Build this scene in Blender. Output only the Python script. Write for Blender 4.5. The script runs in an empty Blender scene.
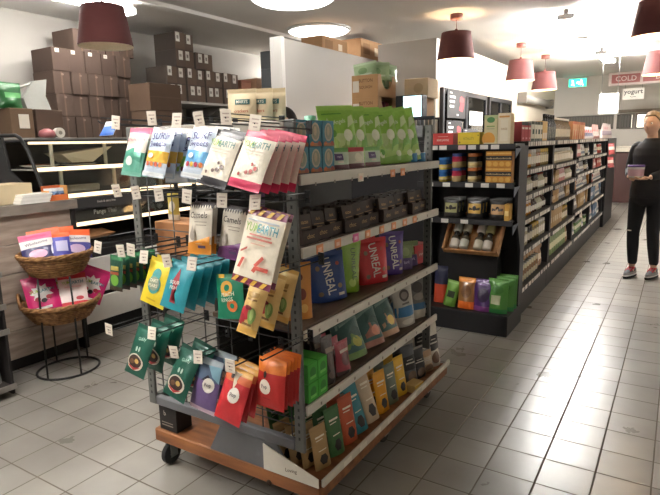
import bpy, math, random
from mathutils import Vector, Matrix, Euler
rnd = random.Random(11)
SC = bpy.context.scene
COL = SC.collection
R_ = math.radians
PI = math.pi

# ------------------------------------------------------------------ camera model (world: +X down the aisle, +Y left, Z up)
YAW, PITCH, ROLL, FPX, HC = R_(32.273), R_(10.713), R_(-1.2556), 551.85, 1.45
FWD = Vector((math.cos(YAW)*math.cos(PITCH), math.sin(YAW)*math.cos(PITCH), -math.sin(PITCH)))
_rt = Vector((math.sin(YAW), -math.cos(YAW), 0)); _up = _rt.cross(FWD)
CR = math.cos(ROLL)*_rt + math.sin(ROLL)*_up
CU = -math.sin(ROLL)*_rt + math.cos(ROLL)*_up
CP = Vector((0, 0, HC))
def ray(px, py): return FWD + CR*((px-330)/FPX) - CU*((py-247.5)/FPX)
def atx(px, py, x): d = ray(px, py); return CP + d*(x/d.x)
def aty(px, py, y): d = ray(px, py); return CP + d*(y/d.y)
def atz(px, py, z): d = ray(px, py); return CP + d*((z-HC)/d.z)

# ------------------------------------------------------------------ colours and materials
def lin(c):
    if isinstance(c, str):
        c = c.lstrip('#'); c = [int(c[i:i+2], 16)/255 for i in (0, 2, 4)]
    return tuple((x/12.92 if x <= .04045 else ((x+.055)/1.055)**2.4) for x in c)

def new_mat(name):
    m = bpy.data.materials.new(name); m.use_nodes = True
    nt = m.node_tree; b = nt.nodes['Principled BSDF']
    return m, nt, b
def print_mat(name, rough=.5, metal=0., coat=0., var=.08, scale=60, spec=.5, crinkle=0.):
    """surface whose print comes from the mesh's own colour attribute, with a little procedural unevenness"""
    m, nt, b = new_mat(name)
    a = nt.nodes.new('ShaderNodeAttribute'); a.attribute_name = 'Col'
    tc = nt.nodes.new('ShaderNodeTexCoord'); n = nt.nodes.new('ShaderNodeTexNoise'); n.inputs['Scale'].default_value = scale
    nt.links.new(tc.outputs['Object'], n.inputs['Vector'])
    mr = nt.nodes.new('ShaderNodeMapRange'); mr.inputs['To Min'].default_value = 1-var; mr.inputs['To Max'].default_value = 1+var
    nt.links.new(n.outputs['Fac'], mr.inputs['Value'])
    mx = nt.nodes.new('ShaderNodeVectorMath'); mx.operation = 'SCALE'
    nt.links.new(a.outputs['Color'], mx.inputs[0]); nt.links.new(mr.outputs['Result'], mx.inputs['Scale'])
    nt.links.new(mx.outputs['Vector'], b.inputs['Base Color'])
    b.inputs['Roughness'].default_value = rough; b.inputs['Metallic'].default_value = metal
    if crinkle:
        n2 = nt.nodes.new('ShaderNodeTexNoise'); n2.inputs['Scale'].default_value = 34; n2.inputs['Detail'].default_value = 3; n2.inputs['Distortion'].default_value = 1.2
        nt.links.new(tc.outputs['Object'], n2.inputs['Vector'])
        bp = nt.nodes.new('ShaderNodeBump'); bp.inputs['Strength'].default_value = crinkle; bp.inputs['Distance'].default_value = .006
        nt.links.new(n2.outputs['Fac'], bp.inputs['Height']); nt.links.new(bp.outputs[0], b.inputs['Normal'])
    b.inputs['Coat Weight'].default_value = coat; b.inputs['Specular IOR Level'].default_value = spec
    return m
FILM = print_mat('printed_film', .42, 0, .08, .07, 90, .4, .16)
FOIL = print_mat('printed_foil', .34, .1, .15, .1, 70, .45, .28)
CARD = print_mat('printed_card', .62, 0, 0, .05, 50)
PAINT = print_mat('painted_metal', .48, 0, 0, .05, 25, .35)
CLOTH = print_mat('cloth', .9, 0, 0, .12, 120)
SKIN = print_mat('skin', .55, 0, 0, .04, 30)
KRAFT = print_mat('corrugated_card', .85, 0, 0, .1, 14)
GLOSS = print_mat('glazed', .18, 0, .3, .04, 20)
STEEL = print_mat('bright_wire', .35, .8, 0, .04, 20)
RUBBER = print_mat('rubber', .7, 0, 0, .05, 30)

def wood_mat(name, c1, c2, sc=(1, 14, 14), rough=.55):
    m, nt, b = new_mat(name)
    tc = nt.nodes.new('ShaderNodeTexCoord'); mp = nt.nodes.new('ShaderNodeMapping'); mp.inputs['Scale'].default_value = sc
    n = nt.nodes.new('ShaderNodeTexNoise'); n.inputs['Scale'].default_value = 3; n.inputs['Detail'].default_value = 6
    r = nt.nodes.new('ShaderNodeValToRGB'); r.color_ramp.elements[0].position = .3; r.color_ramp.elements[1].position = .7
    r.color_ramp.elements[0].color = (*lin(c1), 1); r.color_ramp.elements[1].color = (*lin(c2), 1)
    nt.links.new(tc.outputs['Object'], mp.inputs['Vector']); nt.links.new(mp.outputs['Vector'], n.inputs['Vector'])
    nt.links.new(n.outputs['Fac'], r.inputs['Fac']); nt.links.new(r.outputs['Color'], b.inputs['Base Color'])
    b.inputs['Roughness'].default_value = rough
    return m
DECKWOOD = wood_mat('stained_pine', '#6b3f22', '#9a6238', (9, 1.2, 9))
DECKWOOD2 = wood_mat('stained_pine_long', '#6b3f22', '#94603a', (1.2, 9, 9))
PLANK = wood_mat('weathered_plank', '#8a7b70', '#b3a294', (1.5, 10, 12), .7)
GREYWOOD = wood_mat('dark_shelf_board', '#4a3b30', '#65503f', (1.2, 12, 12), .5)
TRAYWOOD = wood_mat('pale_tray_wood', '#94673f', '#bf8f5e', (9, 1.5, 9))
STONE = wood_mat('grey_laminate', '#6d6660', '#857d75', (3, 9, 9), .35)

def wicker_mat():
    m, nt, b = new_mat('wicker')
    tc = nt.nodes.new('ShaderNodeTexCoord'); n = nt.nodes.new('ShaderNodeTexNoise'); n.inputs['Scale'].default_value = 38
    r = nt.nodes.new('ShaderNodeValToRGB'); r.color_ramp.elements[0].position = .3; r.color_ramp.elements[1].position = .7
    r.color_ramp.elements[0].color = (*lin('#6b4526'), 1); r.color_ramp.elements[1].color = (*lin('#a87c4c'), 1)
    nt.links.new(tc.outputs['Object'], n.inputs['Vector']); nt.links.new(n.outputs['Fac'], r.inputs['Fac'])
    nt.links.new(r.outputs['Color'], b.inputs['Base Color']); b.inputs['Roughness'].default_value = .6
    return m
WICKER = wicker_mat()

def emit_mat(name, c, s):
    m, nt, b = new_mat(name)
    b.inputs['Base Color'].default_value = (*lin(c), 1)
    b.inputs['Emission Color'].default_value = (*lin(c), 1); b.inputs['Emission Strength'].default_value = s
    return m
def plaster(name, c, rough=.8, var=.04, sc=3.):
    m, nt, b = new_mat(name)
    tc = nt.nodes.new('ShaderNodeTexCoord'); n = nt.nodes.new('ShaderNodeTexNoise'); n.inputs['Scale'].default_value = sc; n.inputs['Detail'].default_value = 5
    r = nt.nodes.new('ShaderNodeValToRGB'); l = lin(c)
    r.color_ramp.elements[0].color = (*[x*(1-var) for x in l], 1); r.color_ramp.elements[1].color = (*[min(1, x*(1+var)) for x in l], 1)
    nt.links.new(tc.outputs['Object'], n.inputs['Vector']); nt.links.new(n.outputs['Fac'], r.inputs['Fac'])
    nt.links.new(r.outputs['Color'], b.inputs['Base Color']); b.inputs['Roughness'].default_value = rough
    return m
def glass_mat(name, tint=(1, 1, 1), gl=.08):
    m = bpy.data.materials.new(name); m.use_nodes = True; nt = m.node_tree; nt.nodes.clear()
    o = nt.nodes.new('ShaderNodeOutputMaterial'); t = nt.nodes.new('ShaderNodeBsdfTransparent'); g = nt.nodes.new('ShaderNodeBsdfGlossy')
    t.inputs['Color'].default_value = (*tint, 1); g.inputs['Roughness'].default_value = .03
    mx = nt.nodes.new('ShaderNodeMixShader'); fr = nt.nodes.new('ShaderNodeFresnel'); fr.inputs['IOR'].default_value = 1.45
    nt.links.new(fr.outputs[0], mx.inputs[0]); nt.links.new(t.outputs[0], mx.inputs[1]); nt.links.new(g.outputs[0], mx.inputs[2]); nt.links.new(mx.outputs[0], o.inputs[0])
    return m
GLASS = glass_mat('clear_glass', (.93, .95, .94))

TILE = .2135
def tile_mat():
    m, nt, b = new_mat('floor_tiles'); N = nt.nodes.new; L = nt.links.new
    tc = N('ShaderNodeTexCoord'); sp = N('ShaderNodeSeparateXYZ'); L(tc.outputs['Object'], sp.inputs[0])
    def ax(out, off):
        a = N('ShaderNodeMath'); a.operation = 'SUBTRACT'; L(out, a.inputs[0]); a.inputs[1].default_value = off-20*TILE
        d = N('ShaderNodeMath'); d.operation = 'DIVIDE'; L(a.outputs[0], d.inputs[0]); d.inputs[1].default_value = TILE
        f = N('ShaderNodeMath'); f.operation = 'FRACT'; L(d.outputs[0], f.inputs[0])
        fl = N('ShaderNodeMath'); fl.operation = 'FLOOR'; L(d.outputs[0], fl.inputs[0])
        s = N('ShaderNodeMath'); s.operation = 'SUBTRACT'; L(f.outputs[0], s.inputs[0]); s.inputs[1].default_value = .5
        ab = N('ShaderNodeMath'); ab.operation = 'ABSOLUTE'; L(s.outputs[0], ab.inputs[0])
        return ab.outputs[0], fl.outputs[0]
    ax_, fx = ax(sp.outputs[0], 1.192); ay_, fy = ax(sp.outputs[1], -.0088)
    mxm = N('ShaderNodeMath'); mxm.operation = 'MAXIMUM'; L(ax_, mxm.inputs[0]); L(ay_, mxm.inputs[1])
    gr = N('ShaderNodeMapRange'); gr.inputs['From Min'].default_value = .478; gr.inputs['From Max'].default_value = .491; L(mxm.outputs[0], gr.inputs['Value'])
    cb = N('ShaderNodeCombineXYZ'); L(fx, cb.inputs[0]); L(fy, cb.inputs[1])
    wn = N('ShaderNodeTexWhiteNoise'); wn.noise_dimensions = '2D'; L(cb.outputs[0], wn.inputs['Vector'])
    n1 = N('ShaderNodeTexNoise'); n1.inputs['Scale'].default_value = 2.2; n1.inputs['Detail'].default_value = 7; L(tc.outputs['Object'], n1.inputs['Vector'])
    n2 = N('ShaderNodeTexNoise'); n2.inputs['Scale'].default_value = 30; n2.inputs['Detail'].default_value = 3; L(tc.outputs['Object'], n2.inputs['Vector'])
    r = N('ShaderNodeValToRGB'); e = r.color_ramp.elements; e[0].position = .3; e[1].position = .7
    e[0].color = (*lin('#7b7771'), 1); e[1].color = (*lin('#95918a'), 1); L(n1.outputs['Fac'], r.inputs['Fac'])
    br = N('ShaderNodeMapRange'); br.inputs['To Min'].default_value = .86; br.inputs['To Max'].default_value = 1.08; L(wn.outputs['Value'], br.inputs['Value'])
    vm = N('ShaderNodeVectorMath'); vm.operation = 'SCALE'; L(r.outputs['Color'], vm.inputs[0]); L(br.outputs['Result'], vm.inputs['Scale'])
    mix = N('ShaderNodeMix'); mix.data_type = 'RGBA'; L(gr.outputs['Result'], mix.inputs['Factor']); L(vm.outputs['Vector'], mix.inputs[6]); mix.inputs[7].default_value = (*lin('#5f564c'), 1)
    L(mix.outputs[2], b.inputs['Base Color'])
    rr = N('ShaderNodeMapRange'); rr.inputs['To Min'].default_value = .24; rr.inputs['To Max'].default_value = .34; L(n1.outputs['Fac'], rr.inputs['Value'])
    ra = N('ShaderNodeMath'); ra.operation = 'MAXIMUM'; L(rr.outputs['Result'], ra.inputs[0]); L(gr.outputs['Result'], ra.inputs[1])
    L(ra.outputs[0], b.inputs['Roughness'])
    h = N('ShaderNodeMath'); h.operation = 'MULTIPLY_ADD'; L(gr.outputs['Result'], h.inputs[0]); h.inputs[1].default_value = -1; 
    h2 = N('ShaderNodeMath'); h2.operation = 'MULTIPLY'; L(n1.outputs['Fac'], h2.inputs[0]); h2.inputs[1].default_value = .8; L(h2.outputs[0], h.inputs[2])
    bp = N('ShaderNodeBump'); bp.inputs['Strength'].default_value = .35; bp.inputs['Distance'].default_value = .004; L(h.outputs[0], bp.inputs['Height']); L(bp.outputs[0], b.inputs['Normal'])
    return m
FLOOR = tile_mat()
CEIL = plaster('ceiling_paint', '#dddbd7', .75, .02, 1.5)
WALLP = plaster('wall_paint', '#d6d2cb', .7)
COOLP = plaster('cool_room_panel', '#aca79f', .5, .02)

# ------------------------------------------------------------------ mesh builder
_txt = {}
def text_mesh(s):
    """triangles of a word, centred, cap height 1"""
    if s not in _txt:
        cu = bpy.data.curves.new('t', 'FONT'); cu.body = s; cu.resolution_u = 2; cu.offset = .010; cu.align_x = 'CENTER'; cu.align_y = 'CENTER'
        ob = bpy.data.objects.new('t', cu); COL.objects.link(ob)
        dg = bpy.context.evaluated_depsgraph_get(); ev = ob.evaluated_get(dg); me = ev.to_mesh()
        vs = [(v.co.x, v.co.y) for v in me.vertices]; fs = [tuple(p.vertices) for p in me.polygons]
        ev.to_mesh_clear(); bpy.data.objects.remove(ob); bpy.data.curves.remove(cu)
        xs = [v[0] for v in vs]; ys = [v[1] for v in vs]
        cx, cy, hh = (min(xs)+max(xs))/2, (min(ys)+max(ys))/2, max(ys)-min(ys)
        _txt[s] = ([((x-cx)/hh, (y-cy)/hh) for x, y in vs], fs, (max(xs)-min(xs))/hh)
    return _txt[s]

class MB:
    def __init__(s): s.v = []; s.f = []; s.c = []; s.sm = []
    def add(s, pts, faces, col, smooth=False):
        o = len(s.v); s.v += [tuple(p) for p in pts]
        single = not isinstance(col, list)
        l = lin(col) if single else None
        for i, f in enumerate(faces):
            s.f.append(tuple(o+k for k in f)); s.c.append(l if single else lin(col[i])); s.sm.append(smooth)
    def poly(s, pts, col): s.add(pts, [tuple(range(len(pts)))], col)
    def box(s, x0, y0, z0, x1, y1, z1, col, b=0.):
        if x0 > x1: x0, x1 = x1, x0
        if y0 > y1: y0, y1 = y1, y0
        if z0 > z1: z0, z1 = z1, z0
        b = min(b, (x1-x0)*.45, (y1-y0)*.45, (z1-z0)*.45)
        if b <= 0:
            p = [(x, y, z) for x in (x0, x1) for y in (y0, y1) for z in (z0, z1)]
            s.add(p, [(0, 1, 3, 2), (4, 6, 7, 5), (0, 4, 5, 1), (2, 3, 7, 6), (0, 2, 6, 4), (1, 5, 7, 3)], col); return
        P = []; idx = {}
        for i, x in enumerate((x0, x1)):
            for j, y in enumerate((y0, y1)):
                for k, z in enumerate((z0, z1)):
                    sx, sy, sz = (b if i == 0 else -b), (b if j == 0 else -b), (b if k == 0 else -b)
                    for a, q in enumerate(((x, y+sy, z+sz), (x+sx, y, z+sz), (x+sx, y+sy, z))):
                        idx[i, j, k, a] = len(P); P.append(q)
        F = []
        def g(*t): return idx[t]
        F += [(g(0,0,0,0), g(0,0,1,0), g(0,1,1,0), g(0,1,0,0)), (g(1,0,0,0), g(1,1,0,0), g(1,1,1,0), g(1,0,1,0)),
              (g(0,0,0,1), g(1,0,0,1), g(1,0,1,1), g(0,0,1,1)), (g(0,1,0,1), g(0,1,1,1), g(1,1,1,1), g(1,1,0,1)),
              (g(0,0,0,2), g(0,1,0,2), g(1,1,0,2), g(1,0,0,2)), (g(0,0,1,2), g(1,0,1,2), g(1,1,1,2), g(0,1,1,2))]
        for j in (0, 1):
            for k in (0, 1): F.append((g(0,j,k,1), g(1,j,k,1), g(1,j,k,2), g(0,j,k,2)))
        for i in (0, 1):
            for k in (0, 1): F.append((g(i,0,k,0), g(i,1,k,0), g(i,1,k,2), g(i,0,k,2)))
        for i in (0, 1):
            for j in (0, 1): F.append((g(i,j,0,0), g(i,j,1,0), g(i,j,1,1), g(i,j,0,1)))
        for i in (0, 1):
            for j in (0, 1):
                for k in (0, 1): F.append((g(i,j,k,0), g(i,j,k,1), g(i,j,k,2)))
        s.add(P, F, col)
    def lathe(s, prof, n, col, c=(0, 0, 0), smooth=True):
        """prof: (r, z) or (r, z, colour of the band that starts here)"""
        P = []; F = []; C = []
        for q in prof:
            for i in range(n):
                a = 2*PI*i/n; P.append((c[0]+q[0]*math.cos(a), c[1]+q[0]*math.sin(a), c[2]+q[1]))
        cur = col
        for j in range(len(prof)-1):
            if len(prof[j]) > 2: cur = prof[j][2]
            for i in range(n):
                k = (i+1) % n; F.append((j*n+i, j*n+k, (j+1)*n+k, (j+1)*n+i)); C.append(cur)
        F.append(tuple(range(n))[::-1]); C.append(prof[0][2] if len(prof[0]) > 2 else col)
        F.append(tuple((len(prof)-1)*n+i for i in range(n))); C.append(cur)
        s.add(P, F, C, smooth)
    def tube(s, path, r, n=8, col='#222222', closed=False, smooth=True):
        path = [Vector(p) for p in path]; m = len(path); P = []; F = []
        ref = None
        for i, p in enumerate(path):
            a = path[(i-1) % m] if (closed or i > 0) else p; b = path[(i+1) % m] if (closed or i < m-1) else p
            t = (b-a).normalized()
            if ref is None: ref = Vector((0, 0, 1)) if abs(t.z) < .9 else Vector((1, 0, 0))
            u = t.cross(ref).normalized(); w = u.cross(t); ref = w if w.length > .1 else ref
            rr = r[i] if isinstance(r, (list, tuple)) else r
            for k in range(n):
                an = 2*PI*k/n; P.append(p+(u*math.cos(an)+w*math.sin(an))*rr)
        for i in range(m if closed else m-1):
            j = (i+1) % m
            for k in range(n): F.append((i*n+k, i*n+(k+1) % n, j*n+(k+1) % n, j*n+k))
        if not closed: F += [tuple(range(n))[::-1], tuple((m-1)*n+k for k in range(n))]
        s.add(P, F, col, smooth)
    def text(s, txt, size, col, fn, maxw=None):
        """fn maps (x, y) in metres around the word's centre to a 3-D point"""
        vs, fs, w = text_mesh(txt); sx = size
        if maxw and w*size > maxw: sx = maxw/w
        s.add([fn(x*sx, y*size) for x, y in vs], fs, col)
    def xf(s, M):
        s.v = [tuple(M @ Vector(p)) for p in s.v]; return s
    def mesh(s, name, mat):
        me = bpy.data.meshes.new(name); me.from_pydata(s.v, [], s.f)
        at = me.color_attributes.new('Col', 'FLOAT_COLOR', 'CORNER')
        d = []
        for f, c in zip(s.f, s.c): d += [c[0], c[1], c[2], 1.]*len(f)
        at.data.foreach_set('color', d); me.polygons.foreach_set('use_smooth', s.sm)
        me.materials.append(mat); me.update(); return me
    def build(s, name, mat, parent=None, loc=None):
        o = bpy.data.objects.new(name, s.mesh(name, mat)); COL.objects.link(o)
        if parent: o.parent = parent
        if loc is not None: o.location = loc
        return o

LABELS = {}
def tag(o, label, cat, group=None, kind=None):
    o['label'] = label; o['category'] = cat
    if group: o['group'] = group
    if kind: o['kind'] = kind
    n = len(label.split())
    if not 4 <= n <= 16: print('LABEL LENGTH', n, label)
    if label in LABELS: print('DUPLICATE LABEL', label)
    LABELS[label] = 1
    return o
def thing(name, loc, label, cat, rz=0., group=None):
    o = bpy.data.objects.new(name, None); COL.objects.link(o); o.empty_display_size = .05
    o.location = loc; o.rotation_euler = (0, 0, rz); return tag(o, label, cat, group)
def inst(name, me, loc, rot, label, cat, group=None):
    o = bpy.data.objects.new(name, me); COL.objects.link(o); o.location = loc; o.rotation_euler = rot
    return tag(o, label, cat, group)
def struct(name, mb, mat):
    o = mb.build(name, mat); o['kind'] = 'structure'; return o
ORD = ['first', 'second', 'third', 'fourth', 'fifth', 'sixth', 'seventh', 'eighth', 'ninth', 'tenth', 'eleventh', 'twelfth', 'thirteenth', 'fourteenth', 'fifteenth', 'sixteenth', 'seventeenth', 'eighteenth', 'nineteenth', 'twentieth']
def clamp(x, a=0., b=1.): return max(a, min(b, x))

# ------------------------------------------------------------------ packets
def pouch(w, h, d, base, bands=(), decals=(), back=None, stand=False, seal=.08, seed=0, mat=None, nu=10, pinch=.03, name='pouch'):
    """film packet. Front looks along -Y. Hung ones have their origin at the hang hole, standing ones at the foot."""
    r = random.Random(seed); ph = [r.uniform(0, 6.28) for _ in range(6)]
    org = 0 if stand else .955
    def T(u, v):
        e = 2*u-1
        if stand:
            a = clamp(1-v/(1-seal)); p = a**.65*(.75+.25*min(1, v/.12)); q = (1-abs(e)**3.2)**.8
        else:
            a = clamp((v-.04)/(1-.04-seal)); p = math.sin(PI*a)**.55 if 0 < a < 1 else 0; q = (1-abs(e)**2.6)**.8
        wr = 1+.13*math.sin(7*u+5*v+ph[0])+.1*math.sin(13*v-6*u+ph[1])
        return d/2*p*q*wr
    def wob(u, v): return .012*w*math.sin(9*v+ph[2]+3*u)
    def S(u, v, sgn=-1, e=0.):
        ww = w*(1-pinch*math.sin(PI*clamp(v)))
        bulge = .0006+T(u, v)+e
        return ((u-.5)*ww, sgn*bulge+.02*d*math.sin(8*v+ph[3])*(2*abs(u-.5)), (v-org)*h+wob(u, v)*.4)
    vl = sorted(set([i/12 for i in range(13)]+[.02, .05, 1-seal]+[x for bd in bands for x in bd[:2]]))
    vl = [v for i, v in enumerate(vl) if i == 0 or v-vl[i-1] > .002]
    mb = MB(); back = back or base
    for sg in (-1, 1):
        P = [S(i/nu, v, sg) for v in vl for i in range(nu+1)]; F = []; C = []
        for j in range(len(vl)-1):
            vm = (vl[j]+vl[j+1])/2; c = base if sg < 0 else back
            for bd in bands:
                if bd[0] <= vm <= bd[1] and (sg < 0 or len(bd) > 3): c = bd[2]
            for i in range(nu):
                q = (j*(nu+1)+i, j*(nu+1)+i+1, (j+1)*(nu+1)+i+1, (j+1)*(nu+1)+i)
                F.append(q if sg < 0 else q[::-1]); C.append(c)
        mb.add(P, F, C, True)
    for us in (0, 1):   # sides
        P = []; F = []
        for v in vl: P += [S(us, v, -1), S(us, v, 1)]
        for j in range(len(vl)-1): F.append((2*j, 2*j+1, 2*j+3, 2*j+2))
        mb.add(P, F, back, False)
    for vs in (0, 1):
        P = []; F = []
        for i in range(nu+1): P += [S(i/nu, vs, -1), S(i/nu, vs, 1)]
        for j in range(nu): F.append((2*j, 2*j+1, 2*j+3, 2*j+2))
        mb.add(P, F, back, False)
    k = 0
    for dc in decals:
        k += 1; e = .0012+.00035*k
        t = dc[0]
        if t == 'disc':
            _, u, v, ru, rv, c = dc; n = 16
            P = [S(u, v, -1, e)]; F = []
            for rr in (.5, 1):
                for i in range(n):
                    a = 2*PI*i/n; P.append(S(clamp(u+ru*rr*math.cos(a), .01, .99), clamp(v+rv*rr*math.sin(a), .01, .99), -1, e))
            for i in range(n):
                j = (i+1) % n; F += [(0, 1+i, 1+j), (1+i, 1+n+i, 1+n+j, 1+j)]
            mb.add(P, F, c, True)
        elif t == 'rect':
            _, u0, v0, u1, v1, c = dc; a, b = 5, 4
            P = [S(u0+(u1-u0)*i/a, v0+(v1-v0)*j/b, -1, e) for j in range(b+1) for i in range(a+1)]
            mb.add(P, [(j*(a+1)+i, j*(a+1)+i+1, (j+1)*(a+1)+i+1, (j+1)*(a+1)+i) for j in range(b) for i in range(a)], c, True)
        elif t == 'poly':
            _, pts, c = dc; cu = sum(p[0] for p in pts)/len(pts); cv = sum(p[1] for p in pts)/len(pts); n = len(pts)
            P = [S(cu, cv, -1, e)]; F = []
            for rr in (.5, 1): P += [S(clamp(cu+(p[0]-cu)*rr, .01, .99), clamp(cv+(p[1]-cv)*rr, .01, .99), -1, e) for p in pts]
            for i in range(n):
                j = (i+1) % n; F += [(0, 1+i, 1+j), (1+i, 1+n+i, 1+n+j, 1+j)]
            mb.add(P, F, c, True)
        elif t == 'text':
            _, s, u, v, sz, c = dc[:6]; an = dc[6] if len(dc) > 6 else 0; mw = (dc[7] if len(dc) > 7 else .86)*(w if abs(math.sin(an)) < .7 else h)
            ca, sa = math.cos(an), math.sin(an)
            mb.text(s, sz*h, c, lambda x, y: S(clamp(u+(x*ca-y*sa)/w, .02, .98), clamp(v+(x*sa+y*ca)/h, .02, .98), -1, e+.0022), mw)
    return mb.mesh(name, mat or FILM)

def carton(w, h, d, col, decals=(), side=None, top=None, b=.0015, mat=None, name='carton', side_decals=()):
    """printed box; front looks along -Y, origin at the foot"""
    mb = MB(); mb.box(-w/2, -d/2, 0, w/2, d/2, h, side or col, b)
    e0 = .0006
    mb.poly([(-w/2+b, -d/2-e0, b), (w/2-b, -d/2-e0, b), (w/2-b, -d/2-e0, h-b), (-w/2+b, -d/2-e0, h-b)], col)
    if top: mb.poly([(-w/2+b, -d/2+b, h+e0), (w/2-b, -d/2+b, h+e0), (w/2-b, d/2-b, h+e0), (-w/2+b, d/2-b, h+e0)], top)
    def put(dl, fn):
        k = 1
        for dc in dl:
            k += 1; e = .0006*k
            if dc[0] == 'rect':
                _, u0, v0, u1, v1, c = dc; mb.poly([fn(u0, v0, e), fn(u1, v0, e), fn(u1, v1, e), fn(u0, v1, e)], c)
            elif dc[0] == 'disc':
                _, u, v, ru, rv, c = dc; mb.poly([fn(u+ru*math.cos(2*PI*i/18), v+rv*math.sin(2*PI*i/18), e) for i in range(18)], c)
            elif dc[0] == 'poly': mb.poly([fn(p[0], p[1], e) for p in dc[1]], dc[2])
            elif dc[0] == 'text':
                _, s, u, v, sz, c = dc[:6]; mw = dc[6] if len(dc) > 6 else .86
                W = (Vector(fn(1, 0, 0))-Vector(fn(0, 0, 0))).length
                mb.text(s, sz*h, c, lambda x, y: fn(u+x/W, v+y/h, e), mw*W)
    put(decals, lambda u, v, e: ((u-.5)*w, -d/2-e, v*h))
    put(side_decals, lambda u, v, e: (-w/2-e, (.5-u)*d, v*h))
    return mb.mesh(name, mat or CARD)
# ------------------------------------------------------------------ the room
X0, X1, Y0, Y1, ZC = -2.2, 14.5, -2.4, 5.85, 2.85
def slab(name, b, mat, col='#ffffff'):
    mb = MB(); mb.box(*b, col); return struct(name, mb, mat)
slab('floor', (X0, Y0, -.1, X1, Y1, 0), FLOOR)
slab('ceiling', (X0, Y0, ZC, X1, Y1, ZC+.1), CEIL)
slab('wall_left', (X0, Y1, 0, X1, Y1+.1, ZC), plaster('back_wall_paint', '#b4b0aa', .75))
slab('wall_right', (X0, Y0-.1, 0, X1, Y0, ZC), WALLP)
slab('wall_far', (X1, Y0-.1, 0, X1+.1, Y1+.1, ZC), WALLP)
slab('wall_near', (X0-.1, Y0-.1, 0, X0, Y1+.1, ZC), WALLP)
# ceiling beam over the counter
slab('trim_1', (1.2, 4.45, ZC-.04, 6.6, 4.50, ZC), CEIL)
# cold-room enclosure: long low partition, tall return, long wall with glazed doors
slab('wall_partition', (4.72, 3.48, 0, 6.82, 3.6, 2.5), COOLP)
slab('wall_partition_end', (4.66, 3.47, 0, 4.719, 3.61, 2.51), plaster('partition_post', '#dcd9d3', .45, .01))
slab('wall_cool_return', (6.80, 2.67, 0, 6.9, 3.479, 2.7), COOLP)
slab('wall_cool_front', (6.901, 2.67, 0, 14.49, 2.77, 2.7), plaster('cool_room_front', '#c6bba8', .55, .02))
slab('trim_2', (6.901, 3.481, 2.5, 8.8, 3.6, 2.52), COOLP)
slab('ceiling_cool_room', (5.6, 3.601, 2.46, 8.8, 4.0, 2.5), COOLP)

# glazed cold-room doors on the long wall
BLACK = '#16161a'
def cool_door(n, xa, xb):
    f = MB(); z0, z1 = .12, 2.12; y = 2.669
    f.box(xa, y-.05, z0, xa+.07, y, z1, BLACK, .006); f.box(xb-.07, y-.05, z0, xb, y, z1, BLACK, .006)
    f.box(xa+.071, y-.05, z1-.07, xb-.071, y, z1, BLACK, .006); f.box(xa+.071, y-.05, z0, xb-.071, y, z0+.12, BLACK, .006)
    mid = (xa+xb)/2; f.box(mid-.05, y-.05, z0+.121, mid+.05, y, z1-.071, BLACK, .006)
    o = struct('window_%d' % n, f, PAINT)
    g = MB(); g.box(xa+.071, y-.03, z0+.121, mid-.051, y-.024, z1-.071, '#ffffff'); g.box(mid+.051, y-.03, z0+.121, xb-.071, y-.024, z1-.071, '#ffffff')
    g.build('pane', GLASS, o)
    bk = MB(); bk.box(xa+.071, y-.006, z0+.121, xb-.071, y-.001, z1-.071, '#3a3f42'); bk.build('door_backing', GLOSS, o)
    for i in range(2):
        h = MB(); hx = mid+(-.09 if i == 0 else .09); h.tube([(hx, y-.06, .9), (hx, y-.085, .95), (hx, y-.085, 1.3), (hx, y-.06, 1.35)], .009, 8, '#8d8d8d'); h.build('handle', PAINT, o)
cool_door(1, 6.93, 8.84); cool_door(2, 8.97, 10.34)
# black posters in the first glazed door
def poster(x0, x1, z0, z1, label, extra):
    mb = MB(); y = 2.60; mb.box(x0, y, z0, x1, y+.012, z1, '#19191c', .002)
    W, H = x1-x0, z1-z0
    fn = lambda u, v, e=.001: (x0+u*W, y-e, z0+v*H)
    for i in range(3):
        mb.poly([fn(.12, .72-.17*i), fn(.42-.04*i, .72-.17*i), fn(.42-.04*i, .80-.17*i), fn(.12, .80-.17*i)], '#d9d9d6')
    mb.poly([fn(.12, .88), fn(.25, .88), fn(.25, .92), fn(.12, .92)], '#d9d9d6')
    if extra:
        mb.poly([fn(.62, .3), fn(.82, .25), fn(.9, .55), fn(.72, .62)], '#b8343a')
        for i in range(4): mb.poly([fn(.66+.06*i, .6), fn(.70+.06*i, .6), fn(.71+.06*i, .82-.03*abs(i-1)), fn(.67+.06*i, .82-.03*abs(i-1))], '#d8504f')
    mb.poly([fn(.5, .1), fn(.6, .1), fn(.6, .16), fn(.5, .16)], '#d9d9d6')
    o = mb.build('poster', CARD); tag(o, label, 'poster', 'dark posters on the cold room door'); return o
poster(7.03, 7.75, 1.74, 2.1, 'upper black poster with white text and red hand on glazed cold-room door', True)
poster(7.01, 7.62, 1.34, 1.71, 'lower black poster with red striped hand beside white text on cold-room door', True)
poster(7.66, 8.35, 1.34, 1.61, 'black poster without a hand, right of the red striped one', False)
mb = MB(); mb.box(7.95, 2.60, 1.66, 8.55, 2.612, 1.86, '#d3d4d2', .002); o = mb.build('notice_sheet', CARD)
tag(o, 'plain pale notice sheet above the black posters on cold-room door', 'notice')

# rolled blind on the cold-room wall
t = thing('rolled_blind', (12.2, 2.58, 2.2), 'grey rolled-up blind mounted high on the cream wall', 'blind')
mb = MB(); mb.tube([(-1.25, 0, 0), (1.25, 0, -.0)], .075, 14, '#8f8a82'); mb.build('roll', CLOTH, t)
for sx in (-1.28, 1.28):
    mb = MB(); mb.box(sx-.03, -.08, -.1, sx+.03, .088, .1, '#6d6a66', .01); mb.build('bracket', PAINT, t)

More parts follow.
